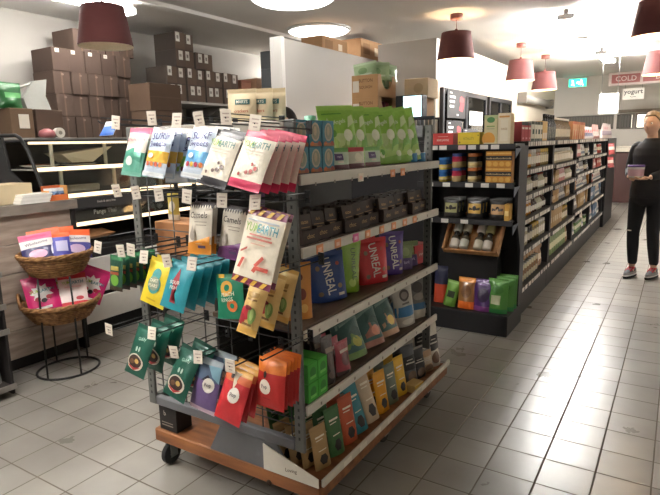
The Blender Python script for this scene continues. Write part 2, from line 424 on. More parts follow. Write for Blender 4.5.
# far end of the shop
mb = MB(); mb.box(X1-.03, 1.0, 1.63, X1-.002, 2.6, 1.95, '#55534e', .004)
for i in range(26): mb.box(X1-.034, 1.04+i*.06, 1.66, X1-.03, 1.085+i*.06, 1.92, '#6b6963')
o = mb.build('dark_wall_panel', CARD); tag(o, 'dark mottled notice panel low on the far wall', 'panel')
mb = MB(); mb.box(13.9, -2.3, 0, 14.2, 1.25, 1.12, '#4a3230', .01)
c = thing('service_counter', (0, 0, 0), 'far service counter with dark red front and cream top', 'counter')
mb.build('front_panel', PAINT, c)
mb = MB(); mb.box(13.84, -2.3, 1.121, 14.3, 1.3, 1.24, '#e6dfcf', .008); mb.build('counter_top', CARD, c)
mb = MB(); mb.box(13.888, .72, .2, 13.899, .77, .95, '#a89c90', .004); mb.build('pull', STEEL, c)
# far windows behind the counter
for i, (a, b) in enumerate(((.96, 1.24), (.55, .92), (.1, .5), (-.4, .05), (-.9, -.45), (-1.4, -.95))):
    f = MB(); z0, z1 = 1.62, 1.96
    f.box(X1-.05, a, z0, X1-.001, a+.03, z1, '#77706a', .004); f.box(X1-.05, b-.03, z0, X1-.001, b, z1, '#77706a', .004)
    f.box(X1-.05, a+.031, z1-.03, X1-.001, b-.031, z1, '#77706a', .004); f.box(X1-.05, a+.031, z0, X1-.001, b-.031, z0+.03, '#77706a', .004)
    o = struct('window_%d' % (3+i), f, PAINT)
    g = MB(); g.box(X1-.02, a+.031, z0+.031, X1-.012, b-.031, z1-.031, '#ffffff'); g.build('daylit_pane', emit_mat('daylit_pane_%d' % i, '#f3ead8', 1.1), o)
slab('trim_3', (X1-.06, -2.4, 1.98, X1-.001, 1.3, 2.05), plaster('dark_rail', '#7d7468', .6))
slab('trim_4', (X1-.05, 1.30, 0, X1-.001, 1.36, 2.6), WALLP)
# white lit board hanging by the end of the aisle
t = thing('light_box', (10.4, 1.07, 0), 'tall glowing white panel hanging above the far end of the aisle shelving', 'light panel')
mb = MB(); mb.box(-.03, -.15, 1.825, .03, .15, 2.15, '#c9c9c6', .004); mb.build('casing', PAINT, t)
mb = MB(); mb.box(-.034, -.14, 1.835, -.0305, .14, 2.14, '#ffffff'); mb.build('lit_face', emit_mat('lit_white', '#ffffff', 2.2), t)
for sy in (-.12, .12):
    mb = MB(); mb.tube([(0, sy, 2.15), (0, sy, ZC)], .004, 6, '#9a9a9a'); mb.build('hanging_wire', STEEL, t)
# long red and white header sign
def face_x(x, y, z): return lambda u, v: (x, y-u, z+v)   # a word that reads from the aisle (seen looking along +X)
t = thing('header_sign', (13.0, .45, 2.6), 'long white sign with red lettering blocks above the far counter', 'sign')
mb = MB(); mb.box(-.05, -1.0, -.13, .05, .92, .13, '#cfc0ba', .01); mb.build('board', CARD, t)
mb = MB(); mb.box(-.053, .35, -.085, -.0505, .86, .085, '#a4625f'); mb.box(-.053, -.62, -.085, -.0505, .30, .085, '#a4625f')
mb.text('COLD', .1, '#e2cfc8', face_x(-.056, .60, 0), .42); mb.text('DRINKS', .1, '#e2cfc8', face_x(-.056, -.16, 0), .8); mb.build('lettering', CARD, t)
for sy in (-.8, .75):
    mb = MB(); mb.tube([(0, sy, .13), (0, sy, ZC-2.6)], .006, 6, '#8a8a8a'); mb.build('hanging_rod', STEEL, t)
t = thing('hanging_sign', (12.95, .9, 2.29), 'small white sign with dark serif lettering under the long red one', 'sign')
mb = MB(); mb.box(-.012, -.19, -.11, .012, .19, .11, '#ece8df', .003); mb.build('board', CARD, t)
mb = MB(); mb.text('yogurt', .10, '#2f2d2b', face_x(-.0135, 0, .025), .34)
mb.tube([(-.0135, .06, -.045), (-.0135, .02, -.065), (-.0135, -.01, -.05), (-.0135, -.05, -.06)], .004, 5, '#4a4744'); mb.build('lettering', CARD, t)
for sy in (-.15, .15):
    mb = MB(); mb.tube([(.0, sy, .11), (.0, sy, .181)], .003, 5, '#777777'); mb.build('hook', STEEL, t)
# exit sign
e = atx(578, 83, X1)
t = thing('exit_sign', (X1-.04, e.y, e.z), 'green illuminated running man exit sign on the far wall', 'exit sign')
mb = MB(); mb.box(-.03, -.2, -.1, .035, .2, .1, '#dfe6e2', .006); mb.build('housing', PAINT, t)
mb = MB(); mb.box(-.034, -.19, -.09, -.0305, .19, .09, '#3fd0a4'); mb.build('lit_panel', emit_mat('exit_green', '#35c99c', 1.3), t)
mb = MB()
fx = lambda u, v: (-.036, -u, v)
for cx in (-.09, .1):
    mb.poly([fx(cx-.02+.02*math.cos(a*PI/6), .05+.016*math.sin(a*PI/6)) for a in range(12)], '#ffffff')
    mb.poly([fx(cx-.035, .035), fx(cx+.005, .035), fx(cx+.015, -.02), fx(cx+.03, -.07), fx(cx+.01, -.07), fx(cx-.01, -.02), fx(cx-.03, -.06), fx(cx-.05, -.05), fx(cx-.025, -.01)], '#ffffff')
mb.poly([fx(-.02, .02), fx(.02, .02), fx(.02, .04), fx(.05, 0), fx(.02, -.04), fx(.02, -.02), fx(-.02, -.02)], '#ffffff')
mb.build('symbol', emit_mat('exit_white', '#ffffff', 1.2), t)

# ------------------------------------------------------------------ lamps
BULB = emit_mat('warm_bulb', '#ffdcae', 105)
TUBE = emit_mat('cool_diffuser', '#fffcf8', 2.6)
ROD = emit_mat('fluorescent_tube', '#fffbf5', 80.0)
ROD_DIM = emit_mat('fluorescent_tube_dim', '#fffbf5', 34.0)
ROD2 = emit_mat('fluorescent_tube_bright', '#fffcf8', 170.0)
def shade_mat():
    m, nt, b = new_mat('lamp_shade_cloth'); N = nt.nodes.new
    b.inputs['Base Color'].default_value = (*lin('#552928'), 1); b.inputs['Roughness'].default_value = .85
    w = N('ShaderNodeTexWave'); w.inputs['Scale'].default_value = 120; w.bands_direction = 'Z'
    tc = N('ShaderNodeTexCoord'); nt.links.new(tc.outputs['Object'], w.inputs['Vector'])
    bp = N('ShaderNodeBump'); bp.inputs['Strength'].default_value = .15; nt.links.new(w.outputs['Fac'], bp.inputs['Height']); nt.links.new(bp.outputs[0], b.inputs['Normal'])
    return m
SHADE = shade_mat()
SHADE_IN = print_mat('shade_lining', .8)
def pendant(loc, label, s=1., lit=True):
    x, y, z = loc
    t = thing('pendant_lamp', (x, y, z), label, 'lamp', 0, 'red pendant lamps')
    rt, rb, h = .165*s, .212*s, .3*s
    mb = MB(); n = 40; P = []; F = []
    prof = [(rb, -h/2), (rb-.015, -h/6), (rt+.012, h/4), (rt, h/2), (rt-.004, h/2)]
    for r, zz in prof:
        for i in range(n): P.append((r*math.cos(2*PI*i/n), r*math.sin(2*PI*i/n), zz))
    for j in range(len(prof)-1):
        for i in range(n): F.append((j*n+i, j*n+(i+1) % n, (j+1)*n+(i+1) % n, (j+1)*n+i))
    mb.add(P, F, '#ffffff', True); mb.build('lamp_shade', SHADE, t)
    li = MB(); P = []; F = []
    prof = [(rb, -h/2), (rb-.019, -h/6), (rt+.007, h/4), (rt-.004, h/2)]
    for r, zz in prof:
        for i in range(n): P.append((r*math.cos(2*PI*i/n), r*math.sin(2*PI*i/n), zz))
    for j in range(len(prof)-1):
        for i in range(n): F.append((j*n+(i+1) % n, j*n+i, (j+1)*n+i, (j+1)*n+(i+1) % n))
    li.add(P, F, '#f2e7d2', True); li.build('lining', SHADE_IN, t)
    sp = MB()
    for k in range(3): a = 2*PI*k/3; sp.tube([(0, 0, h/2-.02), ((rt-.004)*math.cos(a), (rt-.004)*math.sin(a), h/2-.003)], .003, 6, '#bdb5a8')
    sp.build('spider_ring', STEEL, t)
    b = MB(); b.lathe([(.004, -.075), (.022, -.066), (.033, -.04), (.033, -.02), (.02, .0), (.014, .02)], 14, '#ffffff'); b.build('bulb', BULB if lit else GLOSS, t)
    k = MB(); k.lathe([(.017, .0205), (.019, .06), (.019, h/2+.03), (.008, h/2+.045)], 14, '#5d3130'); k.build('socket', PAINT, t)
    c = MB(); c.tube([(0, 0, h/2+.04), (0, 0, ZC-z-.035)], .004, 6, '#5a2f2f'); c.build('cord', RUBBER, t)
    q = MB(); q.lathe([(.065*s, ZC-z-.06), (.07*s, ZC-z-.055), (.07*s, ZC-z-.001)], 20, '#7c4946'); q.build('ceiling_cup', PAINT, t)
pendant((3.0, 3.98, 2.40), 'dusky red pendant lamp above the deli counter and brown cartons', lit=False)
pendant((6.38, 2.27, 2.50), 'red pendant lamp nearest of the three in front of the cream cold-room wall')
pendant((8.85, 2.14, 2.46), 'red pendant lamp in the middle of three before the cream wall')
pendant((10.35, 2.09, 2.42), 'red pendant lamp farthest away of three before the cream wall')
pendant((5.94, .26, 2.47), 'large red pendant lamp cut off by the photo\'s right edge')
pendant((9.0, .33, 2.42), 'smaller red pendant lamp hanging above the far red sign')

def ceil_disc(x, y, r, label, mat):
    t = thing('ceiling_light', (x, y, ZC), label, 'ceiling light', 0, 'round ceiling lights')
    mb = MB(); mb.lathe([(r*.96, -.03), (r, -.02), (r, -.001)], 40, '#d6d6d4'); mb.build('rim', PAINT, t)
    g = MB(); g.lathe([(r*.3, -.075), (r*.6, -.068), (r*.85, -.05), (r*.94, -.031)], 40, '#ffffff'); g.build('diffuser', mat, t)
def ceil_panel(x, y, w, l, label, mat):
    t = thing('ceiling_light', (x, y, ZC), label, 'ceiling light', 0, 'fluorescent ceiling lights')
    mb = MB(); mb.box(-l/2-.02, -.03, -.05, l/2+.02, .03, -.001, '#d9d9d7', .006)
    for s in (-1, 1): mb.box(s*(l/2+.006)-.006, -w/2-.02, -.11, s*(l/2+.006)+.006, w/2+.02, -.0505, '#d9d9d7')
    mb.build('housing', PAINT, t)
    for s in (-1, 1):
        g = MB(); g.tube([(-l/2, s*w/2, -.088), (l/2, s*w/2, -.088)], .014, 10, '#ffffff'); g.build('tube', mat, t)
ceil_disc(4.65, 3.30, .42, 'round glowing ceiling light in front of the partition top', TUBE)
ceil_disc(6.1, 3.95, .40, 'round glowing ceiling light above the pale partition and its cartons', TUBE)
ceil_panel(3.3, 4.75, .12, 1.2, 'fluorescent ceiling light over the brown stock cartons', ROD_DIM)
ceil_panel(7.5, 1.2, .14, 1.2, 'twin tube ceiling light nearest of three over the aisle', ROD2)
ceil_panel(9.0, 1.25, .14, 1.2, 'twin tube ceiling light in the middle of three over the aisle', ROD2)
ceil_panel(10.7, 1.2, .14, 1.2, 'twin tube ceiling light farthest of three over the aisle', ROD2)
ceil_panel(1.0, 2.3, .12, 1.2, 'fluorescent ceiling light over the front of the deli counter', ROD)
ceil_panel(-.6, 2.9, .12, 1.2, 'fluorescent ceiling light over the entrance side', ROD)
ceil_panel(8.2, 5.1, .12, 1.2, 'twin tube ceiling light behind the cold room roof', ROD)
# ------------------------------------------------------------------ the wheeled display stand
def wpart(name, mb, mat, par, label=None):
    """mesh given in world coordinates, parented to an unrotated thing or part"""
    off = Vector((0, 0, 0)); p = par
    while p: off += p.location; p = p.parent
    o = mb.xf(Matrix.Translation(-off)).build(name, mat, par)
    if label: o['label'] = label
    return o
GREY = '#636461'; GREY2 = '#6a6b6e'
IX, IY, JX, JY = 1.531, 1.098, 2.765, 1.955      # post outer corners
stand = thing('display_stand', (2.2, 1.5, 0), 'grey metal display stand on a brown wooden base with castors and hanging pegs', 'display stand')
S1, S2, S3, S4, S5 = 1.345, 1.089, .786, .493, .183
mb = MB(); mb.box(1.542, 1.045, .118, 2.9, 1.952, .18, '#ffffff', .006); base = wpart('wooden_base', mb, DECKWOOD, stand)
kn = MB()
for yy in (1.62, 1.22): kn.lathe([(.016, 0), (.012, .0008)], 12, '#3f2515', (0, 0, 0)); kn.xf(Matrix.Identity(4))
kn = MB(); kn.tube([(1.531, 1.275, .135), (1.5288, 1.275, .135)], .012, 12, '#3d2414'); wpart('wood_knot', kn, CARD, base)
for (x, y) in ((1.592, 1.90), (1.72, 1.16), (2.80, 1.13), (2.80, 1.88), (2.25, 1.13)):
    c = MB(); c.box(x-.035, y-.03, .1105, x+.035, y+.03, .1175, '#9c9c9c', .002)
    for s in (-1, 1): c.box(x-.024, y+s*.017-.002, .035, x+.016, y+s*.017+.002, .110, '#8d8d8f')
    co = wpart('caster', c, STEEL, stand)
    w = MB(); w.tube([(x-.008, y-.0135, .05), (x-.008, y-.011, .05), (x-.008, y+.011, .05), (x-.008, y+.0135, .05)], [.044, .0495, .0495, .044], 22, '#1b1b1d', smooth=False)
    w.tube([(x-.008, y-.0146, .05), (x-.008, y+.0146, .05)], .016, 14, '#a7a7a7', smooth=False)
    wpart('wheel', w, RUBBER, co)
pw = .044; pt = .014
for (x, y) in ((IX, IY), (IX, JY-pw), (JX-pt, IY), (JX-pt, JY-pw)):
    mb = MB(); mb.box(x, y, .31, x+pt, y+pw, 1.532, GREY, .003)
    for k in range(40): mb.box(x-.0006, y+.018, .36+k*.029, x, y+.026, .372+k*.029, '#2b2b2d')
    wpart('post', mb, PAINT, stand)
mb = MB(); mb.box(IX, IY+pw+.001, .31, IX+.03, JY-pw-.001, .352, '#636468', .004); wpart('bottom_rail', mb, PAINT, stand)
mb = MB(); mb.box(IX+.002, IY+pw+.001, 1.465, IX+.022, JY-pw-.001, 1.53, '#a39d92', .003); wpart('header_rail', mb, PAINT, stand)
mb = MB(); mb.box(JX-.03, IY+pw+.001, 1.47, JX-.002, JY-pw-.001, 1.53, GREY2, .003); wpart('header_rail', mb, PAINT, stand)
for y in (JY-pw,):
    mb = MB(); mb.box(IX+pt+.017, y+.004, .312, JX-pt-.001, y+.034, .35, GREY, .003); wpart('side_rail', mb, PAINT, stand)
mb = MB(); mb.box(IX+pt+.001, JY-.036, 1.49, JX-pt-.001, JY-.006, 1.53, GREY2, .003); wpart('side_rail', mb, PAINT, stand)
# sloping skirt plate under the bottom rail and the corner card
mb = MB(); P = [(1.543, 1.60, .31), (1.543, 1.46, .31), (1.543, 1.24, .31)]
mb.add([(1.541, 1.60, .181), (1.541, 1.17, .181), (1.546, 1.25, .318), (1.546, 1.53, .318), (1.552, 1.60, .181), (1.552, 1.17, .181), (1.556, 1.25, .318), (1.556, 1.53, .318)],
       [(0, 1, 2, 3), (7, 6, 5, 4), (0, 4, 5, 1), (1, 5, 6, 2), (2, 6, 7, 3), (3, 7, 4, 0)], '#66676a'); wpart('skirt_plate', mb, PAINT, stand)
mb = MB()
A = [(1.5375, 1.305, .182), (1.5375, 1.045, .182), (1.5375, 1.045, .218), (1.5375, 1.305, .292)]
mb.add(A+[(x+.004, y, z) for x, y, z in A], [(0, 1, 2, 3), (7, 6, 5, 4), (0, 4, 5, 1), (1, 5, 6, 2), (2, 6, 7, 3), (3, 7, 4, 0)], '#d9d3c6')
mb.text('Loving', .02, '#5a4a38', lambda x, y: (1.5367, 1.17-x, .214+y-.12*(-x)), .075)
wpart('corner_card', mb, CARD, stand)
# shelf boards with price strips
def shelf(zt, x0, x1, y0, y1, drop, tickets, board=GREYWOOD, bright='#cfcabf'):
    mb = MB(); mb.box(x0, y0, zt-.022, x0+.03, y0+.012, zt, '#ffffff'); mb.box(x0+.012, y0+.012, zt-.022, x1, y1, zt, '#ffffff', .002); o = wpart('shelf', mb, board, stand)
    st = MB(); st.box(x0-.005, y0-.014, zt-.036, x1+.055, y0-.002, zt+.001, bright, .002)
    n = int((x1-x0)/.13)
    for k in range(n):
        xx = x0+.05+k*.13; st.box(xx+.03, y0-.0148, zt-.026-drop, xx+.04, y0-.014, zt-.014-drop, '#8d867b')
    so = wpart('price_strip', st, CARD, o)
    for xx, c in tickets:
        pass
        tk = MB(); tk.box(xx-.022, y0-.0168, zt-.034-drop, xx+.022, y0-.0149, zt-.001-drop, c); tk.box(xx-.012, y0-.0176, zt-.026-drop, xx+.01, y0-.0168, zt-.012-drop, '#f0c7b0' if c != '#e06aa6' else '#f4c3da')
        p = tk; 
        wpart('price_ticket', p, CARD, o, 'pink price ticket' if c == '#e06aa6' else 'orange price ticket')
OR = '#e39a6e'
def tk(*pp, y=1.085): return [(aty(px, py, y).x, c) for px, py, c in pp]
shelf(S1, 1.552, 2.78, 1.102, 1.56, .016, tk((393, 170, OR), (403, 168.5, OR), (361, 174, '#e8dccb')))
shelf(S2, 1.552, 2.78, 1.102, 1.56, 0, tk((320, 242, OR), (338, 236, OR), (356, 231, '#e06aa6'), (368, 227.5, OR), (382, 223, OR), (394, 220, OR), (405, 217, OR), (415, 214.5, OR)))
shelf(S3, 1.552, 2.78, 1.102, 1.56, 0, [])
shelf(S4, 1.552, 2.78, 1.102, 1.56, 0, [])
mb = MB(); mb.box(1.552, 1.03, .181, 2.895, 1.042, .212, '#c9c3b6', .002)
for k in range(9): mb.box(1.70+k*.13, 1.029, .186, 1.76+k*.13, 1.03, .208, '#ded9cc')
wpart('deck_strip', mb, CARD, stand)
mb = MB(); mb.box(1.60, 1.565, .36, 2.72, 1.58, 1.26, '#3b3a3a'); wpart('back_panel', mb, PAINT, stand)
# wire grid at the near end
mb = MB(); gx = 1.5565
y0, y1, z0, z1 = 1.60, JY-pw, .36, 1.46
y0 = IY+pw
for k in range(6):
    y = y0+.03+k*(y1-y0-.06)/5; mb.tube([(gx, y, z0-.008), (gx, y, z1+.006)], .0026, 6, '#515255')
for k in range(7):
    z = z0+.04+k*(z1-z0-.08)/6
    for dz in (0, .03): mb.tube([(gx-.004, y0-.004, z+dz), (gx-.004, y1+.004, z+dz)], .0024, 6, '#4a4a4d')
wpart('wire_grid', mb, PAINT, stand)

# pegs with price tags at their tips
PEGX = 1.275
TAGS = [(100, 124), (117, 126), (153, 122), (178, 124), (200, 123), (227, 121), (256, 127),
        (118, 194), (137, 196), (160, 198), (188, 200), (223, 204), (256, 206),
        (99, 250), (122, 254), (132, 253), (145, 260), (168, 264), (193, 267), (240, 270), (272, 276),
        (110, 332), (153, 336), (175, 355), (199, 360), (231, 369), (262, 362)]
for i, (px, py) in enumerate(TAGS):
    p = atx(px, py, PEGX); y, z = p.y, p.z
    e = rnd.uniform(-.008, .008)
    mb = MB(); mb.tube([(gx-.008, y, z-.004), (PEGX, y, z+.004), (PEGX-.006, y, z+.012)], .0026, 6, '#3d3e40')
    mb.tube([(gx-.008, y, z+.016), (PEGX+.006, y, z+.022)], .0018, 6, '#3d3e40')
    mb.box(gx-.010, y-.012, z-.02, gx-.0065, y+.012, z+.024, '#3d3e40', .001)
    pg = wpart('peg', mb, STEEL, stand)
    if (px, py) in ((100, 124), (240, 270), (272, 276), (262, 362)): continue
    t = MB(); w, h = .0215, .023; a = rnd.uniform(-.15, .15)
    M = Matrix.Translation((PEGX-.004, y, z+.012)) @ Matrix.Rotation(a, 4, 'X') @ Matrix.Rotation(rnd.uniform(-.15, .25), 4, 'Y')
    t.box(-.001, -w, -h, .001, w, h, '#e3d9cc', .0006)
    for k in range(3): t.box(-.0016, -w*.7+.002*k, h*.35-.011*k, -.001, w*.55-.004*k, h*.35-.011*k+.004, '#b9a79c')
    wpart('price_tag', t.xf(M), CARD, pg)

# ------------------------------------------------------------------ packets on the pegs (kind meshes first)
CREAM = '#e4dccb'; WHITE = '#e8e4dc'
def zig(v0, v1, n, c):
    out = []
    for i in range(n):
        out.append(('poly', [(.02+i*.96/n, v0), (.02+(i+1)*.96/n, v0), (.02+(i+.5)*.96/n, v1)], c))
    return out
K = {}
K['wholesome'] = pouch(.105, .165, .022, '#e9e2d6', [(.9, 1, '#d8607f', 1), (0, .50, '#5fa893', 1), (0, .08, '#6fae9b', 1)],
    [('text', 'Wholesome', .5, .76, .085, '#a65f6b', .12), ('poly', [(.1, .5), (.5, .58), (.9, .5), (.9, .3), (.1, .3)], '#4f9c86'), ('disc', .4, .3, .17, .1, '#d7e4dc')], back='#7fb5a4', seed=1, mat=FOIL)
def surf(body, fruit, seed):
    return pouch(.108, .17, .022, '#cfdcec', [(.9, 1, '#e8e6e2', 1), (.3, .52, body), (0, .16, '#c9d6e4', 1)],
        [('text', 'SURF', .52, .82, .15, '#2a2670', .1), ('text', 'Sweets', .5, .66, .12, '#2a2670', .1)]+
        [('disc', .22+.19*i, .26, .07, .05, fruit[i % len(fruit)]) for i in range(4)]+[('disc', .3, .42, .12, .05, '#eef3f6'), ('rect', .02, .02, .98, .10, '#e7ecf0')], back='#9fb4d2', seed=seed, mat=FOIL)
K['surf_yellow'] = surf('#e9b845', ['#dd6b4d', '#e58a4a'], 2)
K['surf_green'] = surf('#86bf4d', ['#6d3640', '#86434a', '#a8c96b'], 3)
K['surf_blue'] = surf('#69aee0', ['#a83246', '#e6b845', '#b8344c', '#df7f3c'], 4)
def earth(top, bot, gem, seed):
    return pouch(.128, .178, .02, '#ece4d3', [(.88, 1, top, 1), (0, .15, bot, 1)],
        [('text', 'YUM', .26, .76, .115, '#86a82c', .05, .34), ('text', 'EARTH', .64, .76, .115, '#1f6f6c', .05, .52),
         ('rect', .2, .64, .82, .665, '#c9bda9'), ('rect', .26, .59, .76, .61, '#c9bda9'),
         ('disc', .62, .30, .055, .04, gem), ('disc', .73, .36, .055, .04, gem), ('disc', .50, .27, .05, .035, gem), ('disc', .62, .42, .04, .03, gem), ('disc', .3, .22, .04, .03, gem)], back=top, seed=seed)
K['earth_black'] = earth('#26242a', '#201f25', '#5b3b34', 5)
K['earth_pink'] = earth('#c92f58', '#c22a53', '#a8453f', 6)
def camel(low, seed):
    return pouch(.105, .168, .02, '#ddd5c6', [(.89, 1, '#352a2c', 1), (0, .2, low, 1)],
        zig(.88, .96, 9, '#ddd5c6')+[('text', 'Camels', .52, .76, .12, '#3a302d', .0, .7), ('rect', .38, .62, .86, .635, '#9b8f80'), ('rect', .44, .56, .86, .575, '#9b8f80'),
         ('poly', [(.02, .2), (.98, .36), (.98, .2)], low), ('disc', .3, .36, .13, .1, '#a59c92'), ('poly', [(.18, .36), (.42, .36), (.3, .56)], '#a59c92'), ('rect', .55, .12, .85, .17, '#4b3a5a')], back='#46363a', seed=seed)
K['camel_orange'] = camel('#dd9133', 7); K['camel_purple'] = camel('#6d3a72', 8)
K['sweet_big'] = pouch(.152, .228, .02, '#ebe2cf', [(.9, 1, '#7a2f4d', 1), (0, .09, '#7a2f4d', 1)],
    [('poly', [(.02+.24*i, .91), (.12+.24*i, .91), (.22+.24*i, .99), (.12+.24*i, .99)], '#e3b54a') for i in range(4)]+
    [('poly', [(.02+.24*i, .01), (.12+.24*i, .01), (.22+.24*i, .085), (.12+.24*i, .085)], '#e3b54a') for i in range(4)]+
    [('text', 'YUM', .27, .745, .12, '#7fa82c', 0, .36), ('text', 'EARTH', .67, .745, .12, '#2a8fa0', 0, .5), ('rect', .1, .83, .9, .85, '#b3bcc4'),
     ('rect', .25, .64, .80, .66, '#c06a5c'), ('rect', .2, .59, .84, .615, '#c06a5c'), ('rect', .35, .53, .7, .545, '#d6a98f'),
     ('poly', [(.55, .28), (.62, .26), (.76, .38), (.70, .41)], '#c8584a'), ('poly', [(.62, .22), (.9, .22), (.9, .27), (.62, .27)], '#c8584a'), ('poly', [(.52, .2), (.6, .18), (.66, .25), (.58, .27)], '#c8584a'),
     ('poly', [(.12, .4), (.3, .46), (.3, .49), (.12, .43)], '#b5574a'), ('poly', [(.12, .2), (.2, .2), (.28, .34), (.2, .34)], '#c8584a')], back='#ded2b8', seed=9)
K['green_slim'] = pouch(.075, .135, .014, '#1e4a39', [(.86, 1, '#2f6b45', 1), (0, .12, '#3c2f22', 1)], [('disc', .5, .3, .3, .16, '#6fae3f'), ('rect', .2, .58, .8, .7, '#a89a4f'), ('rect', .2, .46, .8, .54, '#b0503a')], back='#2d261f', seed=10, mat=FOIL)
K['pear_yellow'] = pouch(.125, .165, .024, '#e3c92c', [(.93, 1, '#d8c23a', 1)], [('disc', .5, .66, .17, .14, '#3f8f8b'), ('disc', .5, .45, .25, .2, '#4a9a92'), ('disc', .5, .47, .2, .15, '#8f9a86'),
    ('text', 'TART', .5, .54, .07, '#f1e9d0', .1), ('text', 'PEARS', .5, .43, .07, '#f1e9d0', .1), ('rect', .3, .1, .7, .14, '#c9a92c')], seed=11)
K['fish_teal'] = pouch(.12, .168, .024, '#1c8a99', [(.92, 1, '#177985', 1)], [('poly', [(.5, .86), (.62, .6), (.56, .3), (.66, .14), (.4, .14), (.44, .3), (.38, .6)], '#a3333e'), ('text', 'SOUR', .5, .56, .075, '#eadfd2', .1), ('text', 'FISH', .5, .45, .075, '#eadfd2', .1)], seed=12)
K['ring_green'] = pouch(.118, .150, .022, '#128a67', [(.9, 1, '#1b8461', 1)], [('rect', .1, .91, .32, .99, '#e3b53b'), ('disc', .44, .68, .23, .17, '#eab24a'), ('disc', .46, .7, .1, .07, '#128a67'), ('disc', .64, .3, .19, .14, '#e0793f'), ('disc', .65, .3, .08, .06, '#128a67'),
    ('text', 'PEACH', .52, .56, .09, '#f0ead8', .12), ('text', 'RINGS', .5, .44, .09, '#f0ead8', .12)], seed=13)
K['fruit_tan'] = pouch(.082, .185, .045, '#d9b673', [(.93, 1, '#cfa85f', 1), (0, .12, '#d8ab58', 1)], [('disc', .35, .36, .3, .12, '#b5303c'), ('disc', .22, .25, .18, .1, '#9c2733'), ('disc', .7, .34, .18, .15, '#7a9a4f'), ('disc', .72, .36, .08, .1, '#a7bf74'), ('disc', .5, .47, .2, .04, '#7c2a30'),
    ('rect', .3, .60, .8, .63, '#8a6a3c'), ('rect', .25, .66, .8, .74, '#a98549'), ('rect', .3, .16, .8, .2, '#7a5a33')], seed=14)
K['monster'] = pouch(.112, .185, .03, '#115444', [(.93, 1, '#0e4a3c', 1)], [('text', 'Giddy', .55, .74, .085, '#a9c9b8', .15), ('disc', .4, .53, .05, .05, '#b9cfc2'), ('disc', .56, .54, .05, .05, '#b9cfc2'), ('disc', .5, .27, .38, .17, '#d6cdbd'), ('disc', .5, .285, .31, .13, '#3a2320'),
    ('poly', [(.2, .2), (.5, .12), (.8, .2), (.7, .16), (.5, .1), (.3, .15)], '#b53a3c'), ('disc', .38, .27, .1, .05, '#6b4a35'), ('disc', .6, .3, .1, .05, '#c9a55c')], seed=15, mat=FOIL)
K['pop_purple'] = pouch(.12, .185, .03, '#65507f', [(.6, .88, '#52657f'), (.88, 1, '#93a0a8', 1), (0, .08, '#b79fae', 1)], [('poly', [(.5, .88), (.75, .7), (.98, .6), (.98, .9)], '#79a2b5'), ('poly', [(.4, .6), (.6, .72), (.8, .6)], '#2c2833'), ('disc', .68, .53, .2, .14, '#e6e0d6'), ('text', 'Pop', .68, .53, .09, '#3a3440', .1, .3)], seed=16)
K['pop_red'] = pouch(.115, .18, .03, '#b3242a', [(.88, 1, '#cf9a45', 1), (.74, .88, '#c4633a')], [('poly', [(.3, .92), (.5, .6), (.62, .92)], '#d9cbb4'), ('disc', .6, .52, .2, .14, '#e6e0d6'), ('text', 'Pop', .6, .52, .09, '#3a3440', .1, .3), ('disc', .35, .84, .06, .05, '#2f2a28')], seed=17)
K['pop_orange'] = pouch(.115, .165, .032, '#ac2320', [(.72, .9, '#d9772a'), (.9, 1, '#d9772a', 1)], [('poly', [(.2, .72), (.35, .95), (.5, .72)], '#cf6a26'), ('disc', .34, .68, .06, .07, '#2b2420'), ('disc', .38, .44, .22, .15, '#e6dccd'), ('text', 'Pop', .38, .44, .1, '#3a3440', .1, .32), ('rect', .3, .2, .6, .22, '#8c1a1c')], seed=18)
K['blue_small'] = pouch(.075, .06, .012, '#d5dae2', [(0, .6, '#2f5fae', 1)], [('rect', .3, .6, .8, .9, '#e6e6e6')], seed=19)

def hang(kind, px, py, n, word, name, group, gap=.026, tilt=18., x=1.295, roll=0., z=None, where=None):
    """n packets one behind another on a peg; px,py = where the front one hangs"""
    p = atx(px, py, x)
    for i in range(n):
        xx = x+i*gap
        if xx > 1.555: break
        tl = tilt*(1-i/max(n, 4)*.85)+rnd.uniform(-1, 1)
        if n == 1: lab = word
        elif i == 0: lab = '%s, front one on its peg' % word
        elif i == n-1: lab = '%s, rearmost on its peg' % word
        else: lab = '%s, %s from the front on its peg' % (word, ORD[i])
        E = Matrix.Rotation(-PI/2, 4, 'Z') @ Matrix.Rotation(-R_(tl), 4, 'X') @ Matrix.Rotation(R_(roll)+rnd.uniform(-.03, .03), 4, 'Y')
        inst(name, K[kind], (xx, p.y+rnd.uniform(-.003, .003), (z or p.z)), E.to_euler(), lab, 'packet', group if n > 1 else None)

hang('blue_small', 113, 122, 1, 'small blue and white sachet at the left end of the top pegs', 'sweet_packet', None, tilt=35)
hang('wholesome', 140, 131, 5, 'pink-topped green and cream sweets bag', 'sweet_bag', 'green and cream sweets bags', roll=5)
hang('surf_yellow', 164, 130, 5, 'pale blue and yellow gummy bag', 'sweet_bag', 'yellow gummy bags', roll=5)
hang('surf_green', 184, 136, 2, 'pale blue and green gummy bag', 'sweet_bag', 'green gummy bags', x=1.36)
hang('surf_blue', 205, 129, 5, 'sky blue gummy bag with square fruit row', 'sweet_bag', 'blue gummy bags', roll=5)
hang('earth_black', 229, 134, 3, 'cream sweets bag with black ends', 'sweet_bag', 'cream and black sweets bags', roll=12, tilt=22)
hang('earth_pink', 262, 135, 5, 'cream sweets bag with pink ends', 'sweet_bag', 'cream and pink sweets bags', roll=12, gap=.036, tilt=22)
hang('camel_orange', 201, 205, 2, 'cream and orange packet with zigzag top', 'snack_packet', 'zigzag orange packets', tilt=10)
hang('camel_purple', 236, 210, 2, 'cream and purple packet with zigzag top', 'snack_packet', 'zigzag purple packets', tilt=10, roll=6, x=1.33)
